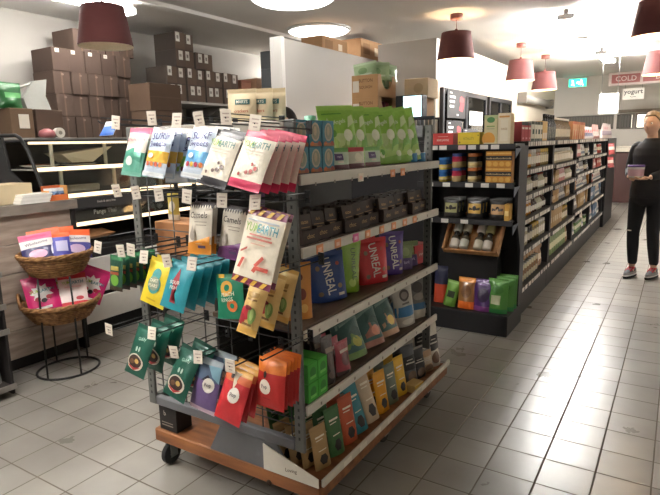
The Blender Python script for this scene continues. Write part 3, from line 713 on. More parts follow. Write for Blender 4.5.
hang('sweet_big', 268, 214, 2, 'large cream sweets bag with striped plum border', 'sweet_bag', 'large cream sweets bags', roll=9, tilt=16, x=1.27)
hang('green_slim', 117, 257, 6, 'slim dark green clear-backed pack', 'snack_packet', 'slim dark green packs', gap=.03, tilt=6)
hang('pear_yellow', 163, 262, 2, 'yellow packet with teal pear shape', 'sweet_bag', 'yellow pear packets', roll=9, tilt=16)
hang('fish_teal', 184, 264, 5, 'teal packet with red fish shape', 'sweet_bag', 'teal fish packets', roll=9, tilt=18, gap=.042)
hang('ring_green', 230, 276, 1, 'bright green packet with orange fruit rings hanging alone', 'sweet_bag', None, tilt=8, x=1.33, roll=-5)
hang('fruit_tan', 262, 281, 3, 'tan dried fruit bag with red fruit', 'dried_fruit_bag', 'tan dried fruit bags', gap=.075, tilt=20, x=1.33, roll=8)
hang('monster', 148, 329, 3, 'dark teal bag with toothy mouth, left peg', 'snack_bag', 'dark teal mouth bags', gap=.065, tilt=20, roll=8)
hang('monster', 192, 350, 2, 'dark teal bag with toothy mouth, beside purple bags', 'snack_bag', 'dark teal mouth bags on the second peg', gap=.06, tilt=24, roll=12)
hang('pop_purple', 211, 361, 2, 'purple bag with white lettered disc', 'popcorn_bag', 'purple popcorn bags', gap=.07, tilt=14, roll=5)
hang('pop_red', 240, 371, 3, 'dull red bag with white lettered disc', 'popcorn_bag', 'red popcorn bags', gap=.03, tilt=20, roll=9)
hang('pop_orange', 273, 361, 5, 'orange-topped red bag with white disc', 'popcorn_bag', 'orange-topped red popcorn bags', gap=.02, tilt=10, x=1.33, roll=2)
# black gift box on the wooden base
bx = carton(.11, .115, .09, '#201c1c', [('text', 'b', .35, .72, .2, '#b8b0a6'), ('rect', .15, .2, .8, .25, '#8c847a'), ('rect', .15, .32, .8, .36, '#8c847a')])
inst('gift_box', bx, (1.60, 1.87, .181), (0, 0, -PI/2), 'small black box on the base corner above the left castor', 'box')
# stock behind the wire grid
c1 = carton(.26, .14, .16, '#a9764c', [('rect', .7, .1, .74, .16, '#4a2f1e')], b=.003)
for nm, me, loc, lab in (('cardboard_box', c1, (1.70, 1.80, .99), 'brown cardboard box seen through the wire grid'),):
    inst(nm, me, loc, (0, 0, -PI/2), lab, 'box')
mb = MB(); mb.box(1.57, 1.585, .968, 1.95, 1.915, .988, '#3c3a38'); wpart('rear_shelf', mb, PAINT, stand)
K['rear_yellow'] = pouch(.07, .12, .03, '#c9b35a', [(0, .2, '#d8d3c4', 1)], [('disc', .5, .5, .3, .2, '#e3dccb')], stand=True, seed=21)
inst('snack_packet', K['rear_yellow'], (1.69, 1.88, 1.131), (0, 0, -PI/2), 'yellow packet standing on the brown box behind the grid', 'packet')
# ------------------------------------------------------------------ goods on the stand's aisle side
eggs = carton(.08, .092, .078, '#3f7f92', [('disc', .5, .56, .34, .36, '#b9ad98'), ('disc', .5, .56, .27, .29, '#8f9583'), ('disc', .45, .6, .12, .18, '#b5a98e'), ('rect', .04, .02, .96, .14, '#a9744f'), ('disc', .2, .12, .12, .08, '#c9703c'), ('disc', .75, .12, .14, .09, '#a35a47')], side='#3a7386', top='#4d8fa0')
names = ['left', 'middle', 'right']
for row, yy in ((0, 1.151), (1, 1.236)):
    for lv in range(2):
        for i in range(3):
            lab = ('teal box with oval picture, %s of the %s row on the stand\'s top shelf' % (names[i], ['bottom', 'top'][lv])) if row == 0 else 'teal box hidden behind the front %s-row %s one' % (['bottom', 'top'][lv], names[i])
            inst('treat_box', eggs, (1.592+i*.0865, yy, S1+.001+lv*.0925), (0, 0, rnd.uniform(-.04, .04)), lab, 'box', 'teal oval-picture boxes')
mb = MB(); mb.lathe([(.028, 0, '#dcdcd4'), (.03, .01), (.03, .16), (.026, .19, '#7fb7a0'), (.027, .192), (.027, .222), (.018, .226)], 18, '#dcdcd4')
inst('bottle', mb.mesh('bottle', GLOSS), (2.09, 1.41, S1+.001), (0, 0, 0), 'white bottle with mint cap between teal boxes and lime green bags', 'bottle')
K['cracker'] = pouch(.115, .235, .05, '#d9c6a2', [(0, .32, '#c9a588', 1), (.94, 1, '#cdb893', 1)], [('rect', .28, .76, .8, .84, '#3f6b69'), ('text', 'MARYS', .54, .80, .05, '#d8d2bd', 0, .4), ('text', 'crackers', .52, .66, .05, '#b5614c', 0, .55)]+
    [('disc', .15+.18*i, .16+.08*(i % 2), .11, .08, ['#a5624f', '#c58e73', '#9c5548'][i % 3]) for i in range(5)]+[('disc', .85, .42, .1, .07, '#b98568')], stand=True, seed=22, pinch=0)
for i, (px, w) in enumerate(((242, 'left'), (258, 'middle'), (271, 'right'))):
    p = atx(px, 118, 1.60+.03*i)
    inst('cracker_bag', K['cracker'], (1.605+.03*i, p.y, 1.417), (0, 0, -PI/2+.25), 'tall cream cracker bag with teal name bar, %s of three above the pegs' % w, 'bag', 'cream cracker bags')
mb = MB(); mb.box(1.57, 1.285, S1+.0005, 1.70, 1.56, S1+.0715, '#8d8a84', .003); o = mb.build('riser_box', KRAFT); tag(o, 'low grey riser box under the cream cracker bags', 'box')

# tall green bags and small sachets in front of them
K['green_tall'] = pouch(.20, .265, .08, '#8fbf4a', [(.92, 1, '#9cc85a', 1), (0, .12, '#7fae43', 1)], [('text', 'Angels', .5, .72, .09, '#dfe8cf', .1), ('disc', .45, .38, .28, .17, '#b9cf8e'), ('poly', [(.1, .3), (.3, .5), (.5, .3), (.7, .55), (.9, .3), (.8, .12), (.2, .12)], '#a5c96c'), ('disc', .68, .5, .12, .1, '#e1e6cd'), ('poly', [(.05, .6), (.2, .8), (.3, .66), (.22, .55)], '#c3d99a'), ('poly', [(.6, .2), (.95, .3), (.9, .5), (.7, .42)], '#6fa63a'), ('poly', [(.7, .62), (.95, .7), (.92, .84), (.78, .8)], '#c9dca6'), ('disc', .3, .55, .08, .06, '#5f9a36'), ('disc', .82, .14, .1, .06, '#d9e3bd'), ('rect', .08, .85, .6, .87, '#5f9a36'), ('disc', .25, .22, .1, .06, '#5e9a3a')], back='#79a944', stand=True, seed=23, mat=FOIL)
gp = [(2.10, 1.255, -.35), (2.20, 1.25, -.3), (2.32, 1.235, -.35), (2.43, 1.20, -.4), (2.51, 1.18, -.5), (2.575, 1.165, -.5)]
for i, (x, y, a) in enumerate(gp):
    inst('snack_bag', K['green_tall'], (x, y, S1+.001), (R_(-6), R_(-3 if i < 3 else -9), a), 'tall lime green bag, %s from the left on the stand\'s top shelf' % ORD[i], 'bag', 'tall lime green bags')
K['sachet'] = pouch(.115, .085, .03, '#b7c7b0', [(0, .22, '#6b4347', 1), (.8, 1, '#74a858', 1)], [('rect', .15, .42, .6, .72, '#4f3a66'), ('rect', .25, .3, .6, .38, '#d9cdbd'), ('text', 'organic', .37, .57, .1, '#d8d2de', 0, .4)], stand=True, seed=24)
K['sachet_red'] = pouch(.115, .085, .03, '#c3c2ad', [(0, .22, '#6b4347', 1), (.78, 1, '#b53b3f', 1)], [('disc', .55, .5, .22, .22, '#dcd9c3'), ('rect', .3, .28, .7, .35, '#d9cdbd')], stand=True, seed=25)
for i, (k, x, w) in enumerate((('sachet', 1.895, 'left purple-labelled'), ('sachet_red', 2.025, 'red-topped middle'), ('sachet', 2.175, 'right purple-labelled'))):
    inst('snack_sachet', K[k], (x, 1.14, S1+.001), (R_(-4), 0, -.15), '%s small sachet standing before the lime green bags' % w, 'packet')
tin = MB(); tin.lathe([(.033, 0, '#b9bcc0'), (.035, .002, '#3f7fae'), (.035, .045, '#3f7fae'), (.035, .0455, '#b9bcc0'), (.032, .047)], 20, '#3f7fae')
tin = tin.mesh('tin', GLOSS)
for i, (x, y, z) in enumerate(((2.60, 1.15, 0), (2.68, 1.14, 0), (2.74, 1.19, 0), (2.65, 1.22, 0))):
    inst('small_tin', tin, (x, y, S1+.001), (0, 0, i), 'small blue tin at the right end of the top shelf, %s' % ['leftmost', 'middle front', 'rightmost', 'behind the middle one'][i], 'tin', 'small blue tins')

# second shelf: dark chocolate bars standing in trays
K['bar'] = carton(.09, .1, .016, '#2f211b', [('text', 'dark', .5, .72, .12, '#b08a55'), ('rect', .12, .5, .88, .53, '#9a7a4c'), ('rect', .12, .15, .88, .3, '#4b2f25'), ('rect', .3, .38, .7, .43, '#8a6c44')], b=.001)
K['bar2'] = carton(.09, .1, .016, '#3a2a20', [('text', 'cacao', .5, .7, .1, '#c09a60'), ('rect', .1, .1, .9, .4, '#5b4130'), ('rect', .2, .5, .8, .53, '#9a7a4c')], b=.001)
tr = MB(); tr.box(-.05, -.085, 0, .05, .085, .006, '#2a1d17'); tr.box(-.05, -.085, .0061, .05, -.082, .052, '#35241c'); tr.box(-.05, .082, .0061, .05, .085, .08, '#35241c'); tr.box(-.05, -.0819, .0061, -.047, .0819, .06, '#35241c'); tr.box(.047, -.0819, .0061, .05, .0819, .06, '#35241c')
tr.text('choc', .018, '#b0905c', lambda x, y: (x, -.0862, .03+y)); tr = tr.mesh('bar_tray', CARD)
NT = 11
for i in range(NT):
    x = 1.635+i*.106
    inst('bar_tray', tr, (x, 1.20+.01*(i%3), S2+.001), (0, 0, rnd.uniform(-.12, .06)), 'dark card tray of chocolate bars, %s from the left on second shelf' % ORD[i], 'tray', 'chocolate bar trays')
    for j in range(5):
        inst('chocolate_bar', K['bar' if (i*7 % 3) else 'bar2'], (x, 1.137+.01*(i%3)+j*.029, S2+.008), (R_(-8-rnd.uniform(0, 8)), R_(rnd.uniform(-4, 4)), 0), 'dark chocolate bar, %s from the front in the %s tray' % (ORD[j], ORD[i]), 'chocolate bar', 'dark chocolate bars')
K['lilac'] = pouch(.07, .19, .03, '#6b4a78', [(.9, 1, '#7c5a88')], [('disc', .5, .5, .3, .2, '#8a6a94')], stand=True, seed=26)
inst('snack_packet', K['lilac'], (1.60, 1.32, S2+.001), (0, 0, 0), 'lilac packet beside the near post on the second shelf', 'packet')

# third shelf
def unreal(c, seed, w=.17, h=.21, t='#d9d4cc'):
    return pouch(w, h, .06, c, [(.93, 1, c)], [('text', 'UNREAL', .52, .52, .20, t, -PI/2+.08, .74), ('disc', .25, .7, .06, .05, '#7d6a52'), ('disc', .8, .75, .05, .04, '#a84a3a'), ('disc', .8, .3, .06, .05, '#8d7a5e'), ('disc', .25, .18, .07, .05, '#6d5a46'), ('rect', .72, .1, .9, .16, '#c9c2b4')], stand=True, seed=seed, mat=FOIL)
K['un_blue'] = unreal('#27427c', 27); K['un_red'] = unreal('#bd2328', 28, .165, .215); K['un_purple'] = unreal('#503681', 29, .15, .22)
K['un_lime'] = pouch(.13, .235, .06, '#7da527', [(.93, 1, '#87b030')], [('text', 'UNREAL', .5, .55, .13, '#3f5c1f', -PI/2, .6), ('disc', .4, .2, .15, .08, '#a9c455')], stand=True, seed=30, mat=FOIL)
inst('candy_bag', K['un_blue'], (1.925, 1.225, S3+.001), (R_(-4), R_(-4), -.62), 'navy blue candy bag with large sideways white lettering', 'bag')
inst('candy_bag', K['un_blue'], (1.985, 1.30, S3+.001), (R_(-4), R_(-2), -.62), 'navy blue candy bag tucked behind the front navy one', 'bag')
inst('candy_bag', K['un_lime'], (2.085, 1.22, S3+.001), (R_(-2), R_(7), -.2), 'lime green candy bag leaning against the navy blue one', 'bag')
inst('candy_bag', K['un_red'], (2.285, 1.20, S3+.001), (R_(-3), R_(-2), -.55), 'bright red candy bag with large sideways white lettering', 'bag')
inst('candy_bag', K['un_red'], (2.33, 1.28, S3+.001), (R_(-3), R_(-2), -.55), 'bright red candy bag tucked behind the front red one', 'bag')
inst('candy_bag', K['un_purple'], (2.475, 1.20, S3+.001), (R_(-3), R_(3), -.5), 'purple candy bag standing right of the bright red one', 'bag')
K['gp'] = pouch(.12, .135, .04, '#6b7a45', [(0, .45, '#4a3566', 1)], [('text', 'bark', .5, .3, .12, '#b9a8c9'), ('disc', .5, .7, .25, .17, '#87965c')], stand=True, seed=31)
for i, x in enumerate((2.605, 2.70)):
    inst('snack_packet', K['gp'], (x, 1.185+.01*i, S3+.001), (R_(-4), R_(4), -.35), 'olive and purple packet, %s of two beside the red carton' % ['left', 'right'][i], 'packet', 'olive and purple packets')
rb = carton(.15, .105, .09, '#c02c33', [('rect', .2, .3, .75, .7, '#a9423f'), ('disc', .75, .6, .13, .2, '#7d3a34'), ('text', 'ginger', .45, .5, .16, '#d9b7a8', .5)], side='#9c262c')
inst('carton_box', rb, (2.80, 1.21, S3+.001), (0, 0, -.15), 'red carton at the right end of the third shelf', 'box')
K['peanut'] = pouch(.12, .22, .05, '#cf8a3d', [(.92, 1, '#c9843a')], [('disc', .3, .3, .12, .08, '#8a3b26'), ('disc', .65, .45, .14, .1, '#7a3524'), ('disc', .4, .62, .12, .08, '#8a3b26'), ('disc', .7, .2, .13, .08, '#e3b765'), ('disc', .6, .75, .1, .06, '#6f3020')], stand=True, seed=32)
inst('snack_bag', K['peanut'], (1.655, 1.20, S3+.001), (R_(-2), 0, -.7), 'orange snack bag just behind the near post on third shelf', 'bag')

# fourth shelf
gb = carton(.064, .075, .15, '#3fa033', [('disc', .5, .5, .3, .3, '#2f7d2a'), ('rect', .2, .2, .8, .35, '#6fbf55')], side='#37912f', top='#4fae40')
for i in range(2):
    for j in range(2): inst('carton_box', gb, (1.602+i*.068, 1.175, S4+.001+j*.0765), (0, 0, 0), 'bright green carton, %s %s of four on the fourth shelf' % (['bottom', 'top'][j], ['left', 'right'][i]), 'box', 'bright green cartons')
K['choc_dark'] = pouch(.085, .195, .05, '#2e201d', [(.9, 1, '#40302c')], [('disc', .5, .45, .3, .2, '#4d3630'), ('rect', .2, .65, .8, .75, '#7c6a5e'), ('disc', .4, .2, .2, .08, '#5f4a42')], stand=True, seed=33, mat=FOIL)
K['choc_red'] = pouch(.105, .14, .05, '#8f1f31', [(.9, 1, '#a32d40'), (0, .12, '#3a2020')], [('disc', .5, .45, .3, .2, '#5e1723'), ('rect', .2, .66, .8, .74, '#b99a92')], stand=True, seed=34, mat=FOIL)
for i, (x, y) in enumerate(((1.765, 1.135), (1.785, 1.20), (1.82, 1.26))):
    inst('chocolate_bag', K['choc_dark'], (x, y, S4+.001), (R_(-6), R_(5), 0), 'dark brown bag right of the bright green cartons, %s' % ['in front', 'middle', 'at the back'][i], 'bag', 'dark brown bags')
for i, (x, y) in enumerate(((1.88, 1.135), (1.89, 1.19), (1.89, 1.25))):
    inst('chocolate_bag', K['choc_red'], (x, y, S4+.001), (R_(-6), R_(3), 0), 'crimson bag between dark brown and teal ones, %s' % ['in front', 'middle', 'at the back'][i], 'bag', 'crimson bags')
def tealbag(c2, c3, seed): return pouch(.165, .285, .075, '#3a5f58', [(.93, 1, '#5c716c', 1), (0, .1, c2, 1)], [('poly', [(.05, .1), (.95, .1), (.95, .3), (.5, .42), (.05, .22)], c2), ('poly', [(.1, .5), (.9, .62), (.9, .7), (.1, .58)], '#6d8a80'), ('disc', .65, .25, .18, .09, c3), ('text', 'chips', .5, .8, .06, '#9fb0a8', .1, .6), ('poly', [(.4, .4), (.7, .5), (.9, .45), (.9, .3)], '#2a4f45')], stand=True, seed=seed, mat=FOIL)
K['tb1'] = tealbag('#6f8f4f', '#a9a94d', 35); K['tb2'] = tealbag('#a06a58', '#c98468', 36); K['tb3'] = tealbag('#b08a6a', '#d6b13f', 37)
for k, x, w in (('tb1', 2.04, 'green-footed'), ('tb2', 2.215, 'pink-footed'), ('tb3', 2.385, 'yellow-footed')):
    for j in range(2): inst('chips_bag', K[k], (x-.01*j, 1.17+.1*j, S4+.001), (R_(-24), R_(-3), -.3), 'dark teal bag with %s print leaning back, %s' % (w, ['in front', 'behind its twin']
[j]), 'bag', 'leaning dark teal bags')
K['bluewhite'] = pouch(.135, .265, .07, '#b9b5ab', [(.93, 1, '#c7c2b6', 1)], [('disc', .5, .62, .25, .12, '#4a403a'), ('disc', .5, .62, .17, .07, '#8a8078'), ('rect', .01, .2, .99, .4, '#2e6f9f'), ('disc', .5, .1, .3, .06, '#d9d5ca'), ('rect', .3, .44, .7, .48, '#5a534c')], stand=True, seed=38)
K['bluegrey'] = pouch(.13, .25, .07, '#6e6862', [(.93, 1, '#8a847c', 1), (0, .2, '#b8b2a5', 1)], [('disc', .5, .68, .3, .12, '#3f3733'), ('rect', .01, .2, .99, .34, '#34668c'), ('disc', .5, .48, .3, .08, '#8f887e')], stand=True, seed=39)
inst('cookie_bag', K['bluewhite'], (2.575, 1.165, S4+.001), (R_(-5), R_(-4), -.45), 'white bag with blue band leaning at the fourth shelf\'s right part', 'bag')
inst('cookie_bag', K['bluewhite'], (2.57, 1.26, S4+.001), (R_(-5), R_(-4), .1), 'white bag with blue band, second behind the front one', 'bag')
inst('cookie_bag', K['bluegrey'], (2.735, 1.16, S4+.001), (R_(-5), R_(-3), -.45), 'grey bag with blue band at the fourth shelf\'s right end', 'bag')
inst('cookie_bag', K['bluegrey'], (2.735, 1.26, S4+.001), (R_(-5), R_(-3), .1), 'grey bag with blue band, second behind the front one', 'bag')
K['bluetiny'] = pouch(.09, .14, .04, '#9d978c', [(.3, .5, '#34668c', 1)], [('disc', .5, .7, .25, .12, '#3f3733')], stand=True, seed=40)
inst('cookie_bag', K['bluetiny'], (2.86, 1.19, S4+.001), (R_(-3), 0, .1), 'small grey bag with blue band by the far post', 'bag')

# deck: rows of slim pouches
def slim(c, h, tip, seed, w=.085): return pouch(w, h, .03, c, [(.94, 1, tip, 1)], [('poly', [(.5+.26*math.cos(k*PI/3), .22+.13*math.sin(k*PI/3)) for k in range(6)], '#2f2a27'), ('rect', .2, .72, .8, .76, '#e5dcc6'), ('rect', .2, .66, .65, .68, '#e5dcc6'), ('rect', .25, .42, .75, .44, '#e5dcc6')], stand=True, seed=seed)
rows = [('tan', '#a98a5b', 1.665, .175, 4, 'tan'), ('green', '#3f6a3b', 1.775, .205, 6, 'leaf green'), ('rust', '#b4532f', 1.885, .21, 6, 'rust orange'), ('teal', '#2f7f8a', 1.985, .22, 7, 'teal blue'),
        ('cream', '#c2ad90', 2.095, .245, 6, 'cream'), ('amber', '#dc9a23', 2.20, .20, 6, 'amber'), ('sage', '#66705f', 2.305, .20, 6, 'sage grey'), ('yellow', '#e0b233', 2.41, .20, 6, 'golden yellow')]
for n, (k, c, x, h, num, word) in enumerate(rows):
    me = slim(c, h, c, 41+n)
    for j in range(num):
        lab = '%s slim pouch in the bottom row, %s' % (word, 'front one' if j == 0 else '%s from the front' % ORD[j])
        tl = -18 if k in ('teal', 'cream') else -9
        inst('slim_pouch', me, (x-.012*j, 1.105+.05*j, S5), (R_(tl), R_(-4 if k in ('teal', 'cream') else -2), -.22), lab, 'pouch', word+' slim pouches')
st = carton(.13, .05, .13, '#d9d2c0', [('rect', .1, .3, .9, .5, '#b9a88a')], side='#d0c8b4')
def coffee(c, seed, h=.23, lab='#1c1a1b'): return pouch(.1, h, .055, c, [(.93, 1, '#8f8a82', 1)], [('rect', .08, .36, .92, .68, lab), ('rect', .2, .5, .8, .53, '#b9b2a6'), ('disc', .5, .2, .33, .13, '#6a5341'), ('rect', .3, .58, .7, .6, '#b9b2a6')], stand=True, seed=seed)
K['cof_grey'] = coffee('#4a4c50', 52); K['cof_white'] = coffee('#c7c0b2', 53, .265); K['cof_dark'] = coffee('#2a282a', 54, .17); K['cof_tan'] = coffee('#9c7f60', 55, .125, '#b3a48e')
for k, x, y, lab in (('cof_grey', 2.545, 1.12, 'grey coffee bag with black label next to the yellow pouches'), ('cof_grey', 2.535, 1.19, 'grey coffee bag second behind the one beside yellow pouches'), ('cof_dark', 2.65, 1.115, 'short black coffee bag low on the wooden deck'), ('cof_grey', 2.66, 1.20, 'grey coffee bag behind the short black one'),
    ('cof_tan', 2.745, 1.11, 'smallest tan pouch between the coffee bags'), ('cof_white', 2.84, 1.105, 'white-topped coffee bag at the deck\'s far right corner'), ('cof_white', 2.83, 1.18, 'white-topped coffee bag behind the corner one')):
    inst('coffee_bag', K[k], (x, y, S5), (R_(-6), R_(-3), -.35), lab, 'bag')
ex = carton(.09, .04, .06, '#d9ab3a', [('rect', .1, .2, .9, .8, '#e2bf5c')], side='#d0b070')
inst('display_carton', ex, (2.49, 1.075, S5), (0, 0, -.1), 'low yellow display carton before the golden yellow pouches', 'box')
# ------------------------------------------------------------------ black end unit
BLK = '#18181b'
endu = thing('end_shelf_unit', (4.22, 1.3, 0), 'black end shelf unit with tubs and bags, facing the display stand', 'shelf unit')
EY0, EY1, EX0, EX1 = .985, 1.72, 4.04, 4.42
mb = MB(); mb.box(3.985, EY0, 0, EX1, EY1, .16, BLK, .006); wpart('base_box', mb, PAINT, endu)
mb = MB(); mb.box(EX1-.025, EY0, .161, EX1, EY1, 1.40, BLK); wpart('back_panel', mb, PAINT, endu)
for y in (EY0, EY1-.02):
    mb = MB(); P = [(4.30, .161), (EX1-.026, .161), (EX1-.026, 1.40), (4.16, 1.40), (4.16, .86), (4.30, .60)]
    mb.add([(x, y, z) for x, z in P]+[(x, y+.02, z) for x, z in P], [tuple(range(6)), tuple(range(11, 5, -1))]+[(i, (i+1) % 6, 6+(i+1) % 6, 6+i) for i in range(6)], BLK)
    wpart('side_panel', mb, PAINT, endu)
for zt, tick in ((1.415, (434, 443, 462, 472, 484, 495)), (1.14, (430, 447, 470, 486, 502)), (.865, (430, 446, 466))):
    mb = MB(); mb.box(4.03, EY0+.0205, zt-.02, EX1-.026, EY1-.0205, zt, BLK, .002); s = wpart('shelf', mb, PAINT, endu)
    st = MB(); st.box(4.018, EY0+.0, zt-.036, 4.0295, EY1, zt+.004, '#242428', .002)
    for px in tick:
        p = atx(px, 146, 4.02); st.box(4.0165, p.y-.03, zt-.033, 4.018, p.y+.028, zt-.002, '#d9d6d0' if px != 462 else '#d6b3b0')
    wpart('price_strip', st, CARD, s)
    bk = MB(); bk.add([(4.03, EY0-.004, zt-.03), (4.19, EY0-.004, zt-.03), (4.03, EY0-.004, zt-.1), (4.03, EY0+.0, zt-.03), (4.19, EY0+.0, zt-.03), (4.03, EY0+.0, zt-.1)], [(0, 1, 2), (5, 4, 3), (0, 2, 5, 3), (0, 3, 4, 1), (1, 4, 5, 2)], '#5a6170'); wpart('bracket', bk, PAINT, s)
# top: red and yellow cartons, tall cream cartons
def put_end(name, me, pxl, pxr, py, x, z, lab, cat, grp=None, rot=-PI/2, rx=0):
    y = (atx(pxl, py, x).y+atx(pxr, py, x).y)/2
    return inst(name, me, (x+.0, y, z), (rx, 0, rot), lab, cat, grp)
ZT = 1.416
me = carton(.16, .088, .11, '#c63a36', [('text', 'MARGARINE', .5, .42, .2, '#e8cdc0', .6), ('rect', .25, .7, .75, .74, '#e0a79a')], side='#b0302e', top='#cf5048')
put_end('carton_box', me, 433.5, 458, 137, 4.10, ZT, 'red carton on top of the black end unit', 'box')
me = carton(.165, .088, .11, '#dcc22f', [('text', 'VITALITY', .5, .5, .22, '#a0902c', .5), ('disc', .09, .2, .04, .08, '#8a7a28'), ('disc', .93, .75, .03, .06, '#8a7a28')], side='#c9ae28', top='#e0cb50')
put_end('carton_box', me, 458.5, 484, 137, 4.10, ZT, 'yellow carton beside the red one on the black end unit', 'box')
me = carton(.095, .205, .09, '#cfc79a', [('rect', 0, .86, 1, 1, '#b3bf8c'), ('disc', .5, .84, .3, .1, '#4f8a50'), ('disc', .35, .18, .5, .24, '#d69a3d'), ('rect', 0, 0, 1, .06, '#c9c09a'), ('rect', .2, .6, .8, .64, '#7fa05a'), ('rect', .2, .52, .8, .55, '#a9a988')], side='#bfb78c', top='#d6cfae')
put_end('cereal_box', me, 485.5, 500, 125, 4.10, ZT, 'tall cream box with green top and orange bowl, end unit top', 'box')
me = carton(.09, .215, .10, '#ddd0b4', [('rect', .2, .1, .8, .8, '#e3dac4'), ('rect', .1, .86, .9, .92, '#c08a4a'), ('text', 'oats', .5, .5, .08, '#b79a70', .5)], side='#d2b98f', top='#e3d8be')
put_end('cereal_box', me, 500.5, 512, 125, 4.10, ZT, 'tall plain cream box at the right end of the unit\'s top', 'box')
# tubs on the second shelf
def tub(c1, c2, c3, r=.033, h=.09):
    m = MB(); m.lathe([(r*.9, 0, c2), (r, .004), (r, h*.42, c1), (r, h*.78), (r*1.02, h*.785, c3), (r*1.04, h*.8), (r*1.04, h*.97), (r, h)], 22, c1)
    m.lathe([(r+.0006, h*.12, '#d9c48a'), (r+.0008, h*.34)], 22, '#d9c48a') if c2 != '#c8ad7c' else None
    return m.mesh('tub', GLOSS)
TB = tub('#2f66a8', '#d8c040', '#3a74b8'); TP = tub('#b8304f', '#c8ad7c', '#3a4a86', .038, .105); TN = tub('#3a3530', '#d3c29c', '#c8743e', .037, .105)
def stackpair(me, px, py, names_):
    p = atx(px, py, 4.09)
    h = max(v.co.z for v in me.vertices)
    for j in range(2): inst('spread_tub', me, (4.09, p.y, 1.141+j*(h+.001)), (0, 0, .3*j), names_ % ['lower', 'upper'][j], 'tub')
    for j in range(2): inst('spread_tub', me, (4.185, p.y, 1.141+j*(h+.001)), (0, 0, .3*j), (names_ % ['lower', 'upper'][j])+', behind the front stack', 'tub')
stackpair(TB, 443.5, 170, '%s blue-lidded tub with yellow band on the second shelf')
stackpair(TP, 457, 170, '%s pink and navy tub on the second shelf')
stackpair(TN, 473, 170, '%s orange-lidded brown tub on the second shelf')
OJ = carton(.052, .112, .075, '#c98a34', [('rect', 0, .42, 1, .72, '#2b2622'), ('text', 'noodle', .5, .56, .12, '#c9b48a', .8), ('disc', .5, .2, .35, .16, '#d9a94d'), ('rect', .1, .82, .9, .92, '#e0b45c')], side='#a8732c', top='#b98a44')
for i in range(4):
    for j in range(2):
        p = atx(490+6.2*i, 170, 4.08)
        inst('noodle_box', OJ, (4.08, p.y-.004, 1.141+.113*j), (0, 0, -PI/2), 'orange and black box, %s row, %s from the left by the tubs' % (['bottom', 'top'][j], ORD[i]), 'box', 'orange and black boxes')
# black packs on the third shelf
def bpack(c, seed): return pouch(.12, .155, .05, '#1d1a1a', [(.92, 1, '#2a2625')], [('rect', .1, .25, .9, .72, c), ('disc', .5, .5, .12, .12, '#2a2522'), ('poly', [(.15, .55), (.35, .5), (.4, .42), (.15, .4)], '#2b2622'), ('poly', [(.6, .5), (.85, .55), (.85, .42), (.6, .4)], '#3a312b')], stand=True, seed=seed)
K['bp1'] = bpack('#a5a374', 60); K['bp2'] = bpack('#c9a048', 61); K['bp3'] = bpack('#b98f5a', 62)
for i, (k, px, w) in enumerate((('bp1', 451.5, 'olive-labelled'), ('bp2', 475, 'golden-labelled'), ('bp3', 498, 'tan-labelled'))):
    for j in range(3):
        y = atx(px, 205, 4.09).y
        inst('pasta_pack', K[k], (4.085+.06*j, y-.006*j, .866), (R_(-4), 0, -PI/2), 'black pack, %s, %s on the end unit\'s third shelf' % (w, ['in front', 'in the middle', 'at the back'][j]), 'pack', 'black %s packs' % w)
mb = carton(.035, .12, .09, '#c89a44', [('rect', .1, .3, .9, .6, '#e0c88a')], side='#b98f3e')
put_end('carton_box', mb, 506, 511, 205, 4.09, .866, 'narrow golden carton right of the black packs', 'box')
# tilted wooden tray with small jars
tray = thing('wooden_tray', (4.08, 1.30, .60), 'pale wooden tray of dark-lidded jars tilted on the black end unit', 'tray', -PI/2)
A = R_(50)
def traypart(name, b):
    m = MB(); m.box(*b, '#ffffff', .002); m.xf(Matrix.Rotation(A, 4, 'X')); return m.build(name, TRAYWOOD, tray)
TW, TD = .40, .31
traypart('bottom_board', (-TW/2, 0, 0, TW/2, TD, .012)); traypart('front_lip', (-TW/2, -.014, 0, TW/2, -.0005, .05)); traypart('back_lip', (-TW/2, TD+.0005, 0, TW/2, TD+.014, .07))
for s in (-1, 1): traypart('side_board', (s*(TW/2+.0005) if s > 0 else -TW/2-.0145, -.014, 0, TW/2+.0145 if s > 0 else -TW/2-.0005, TD+.014, .07))
m = MB(); m.box(-TW/2+.03, .12, -.30, TW/2-.03, .14, -.002, BLK); m.xf(Matrix.Rotation(A*.0, 4, 'X')); 
sp = MB(); sp.box(4.16, 1.12, .161, 4.30, 1.48, .58, '#161618'); sp.box(4.12, 1.12, .5805, 4.38, 1.48, .592, '#161618'); wpart('tray_riser', sp, PAINT, endu)
def sjar(c):
    m = MB(); m.lathe([(.03, 0, c), (.034, .004), (.034, .066, '#5a5346'), (.034, .088), (.02, .102, '#2a2622'), (.023, .105), (.023, .136), (.02, .14)], 16, c); return m.mesh('jar', GLOSS)
J = [sjar('#d8d0c4'), sjar('#cfd2c8'), sjar('#c9c3b0'), sjar('#a9a06a')]
Mt = Matrix.Translation((4.08, 1.30, .60)) @ Matrix.Rotation(-PI/2, 4, 'Z') @ Matrix.Rotation(A, 4, 'X')
for i, u in enumerate((-.13, -.055, .055, .125)):
    for j in range(2):
        M = Mt @ Matrix.Translation((u, .012+.14*j, .045)) @ Matrix.Rotation(-PI/2, 4, 'X')
        o = inst('spice_jar', J[(i+j) % 3 if not (i == 3 and j == 1) else 3], M.translation, M.to_euler(), 'small jar lying in the tray, %s row, %s from the left' % (['lower', 'upper'][j], ORD[i]), 'jar', 'small jars in the tray')
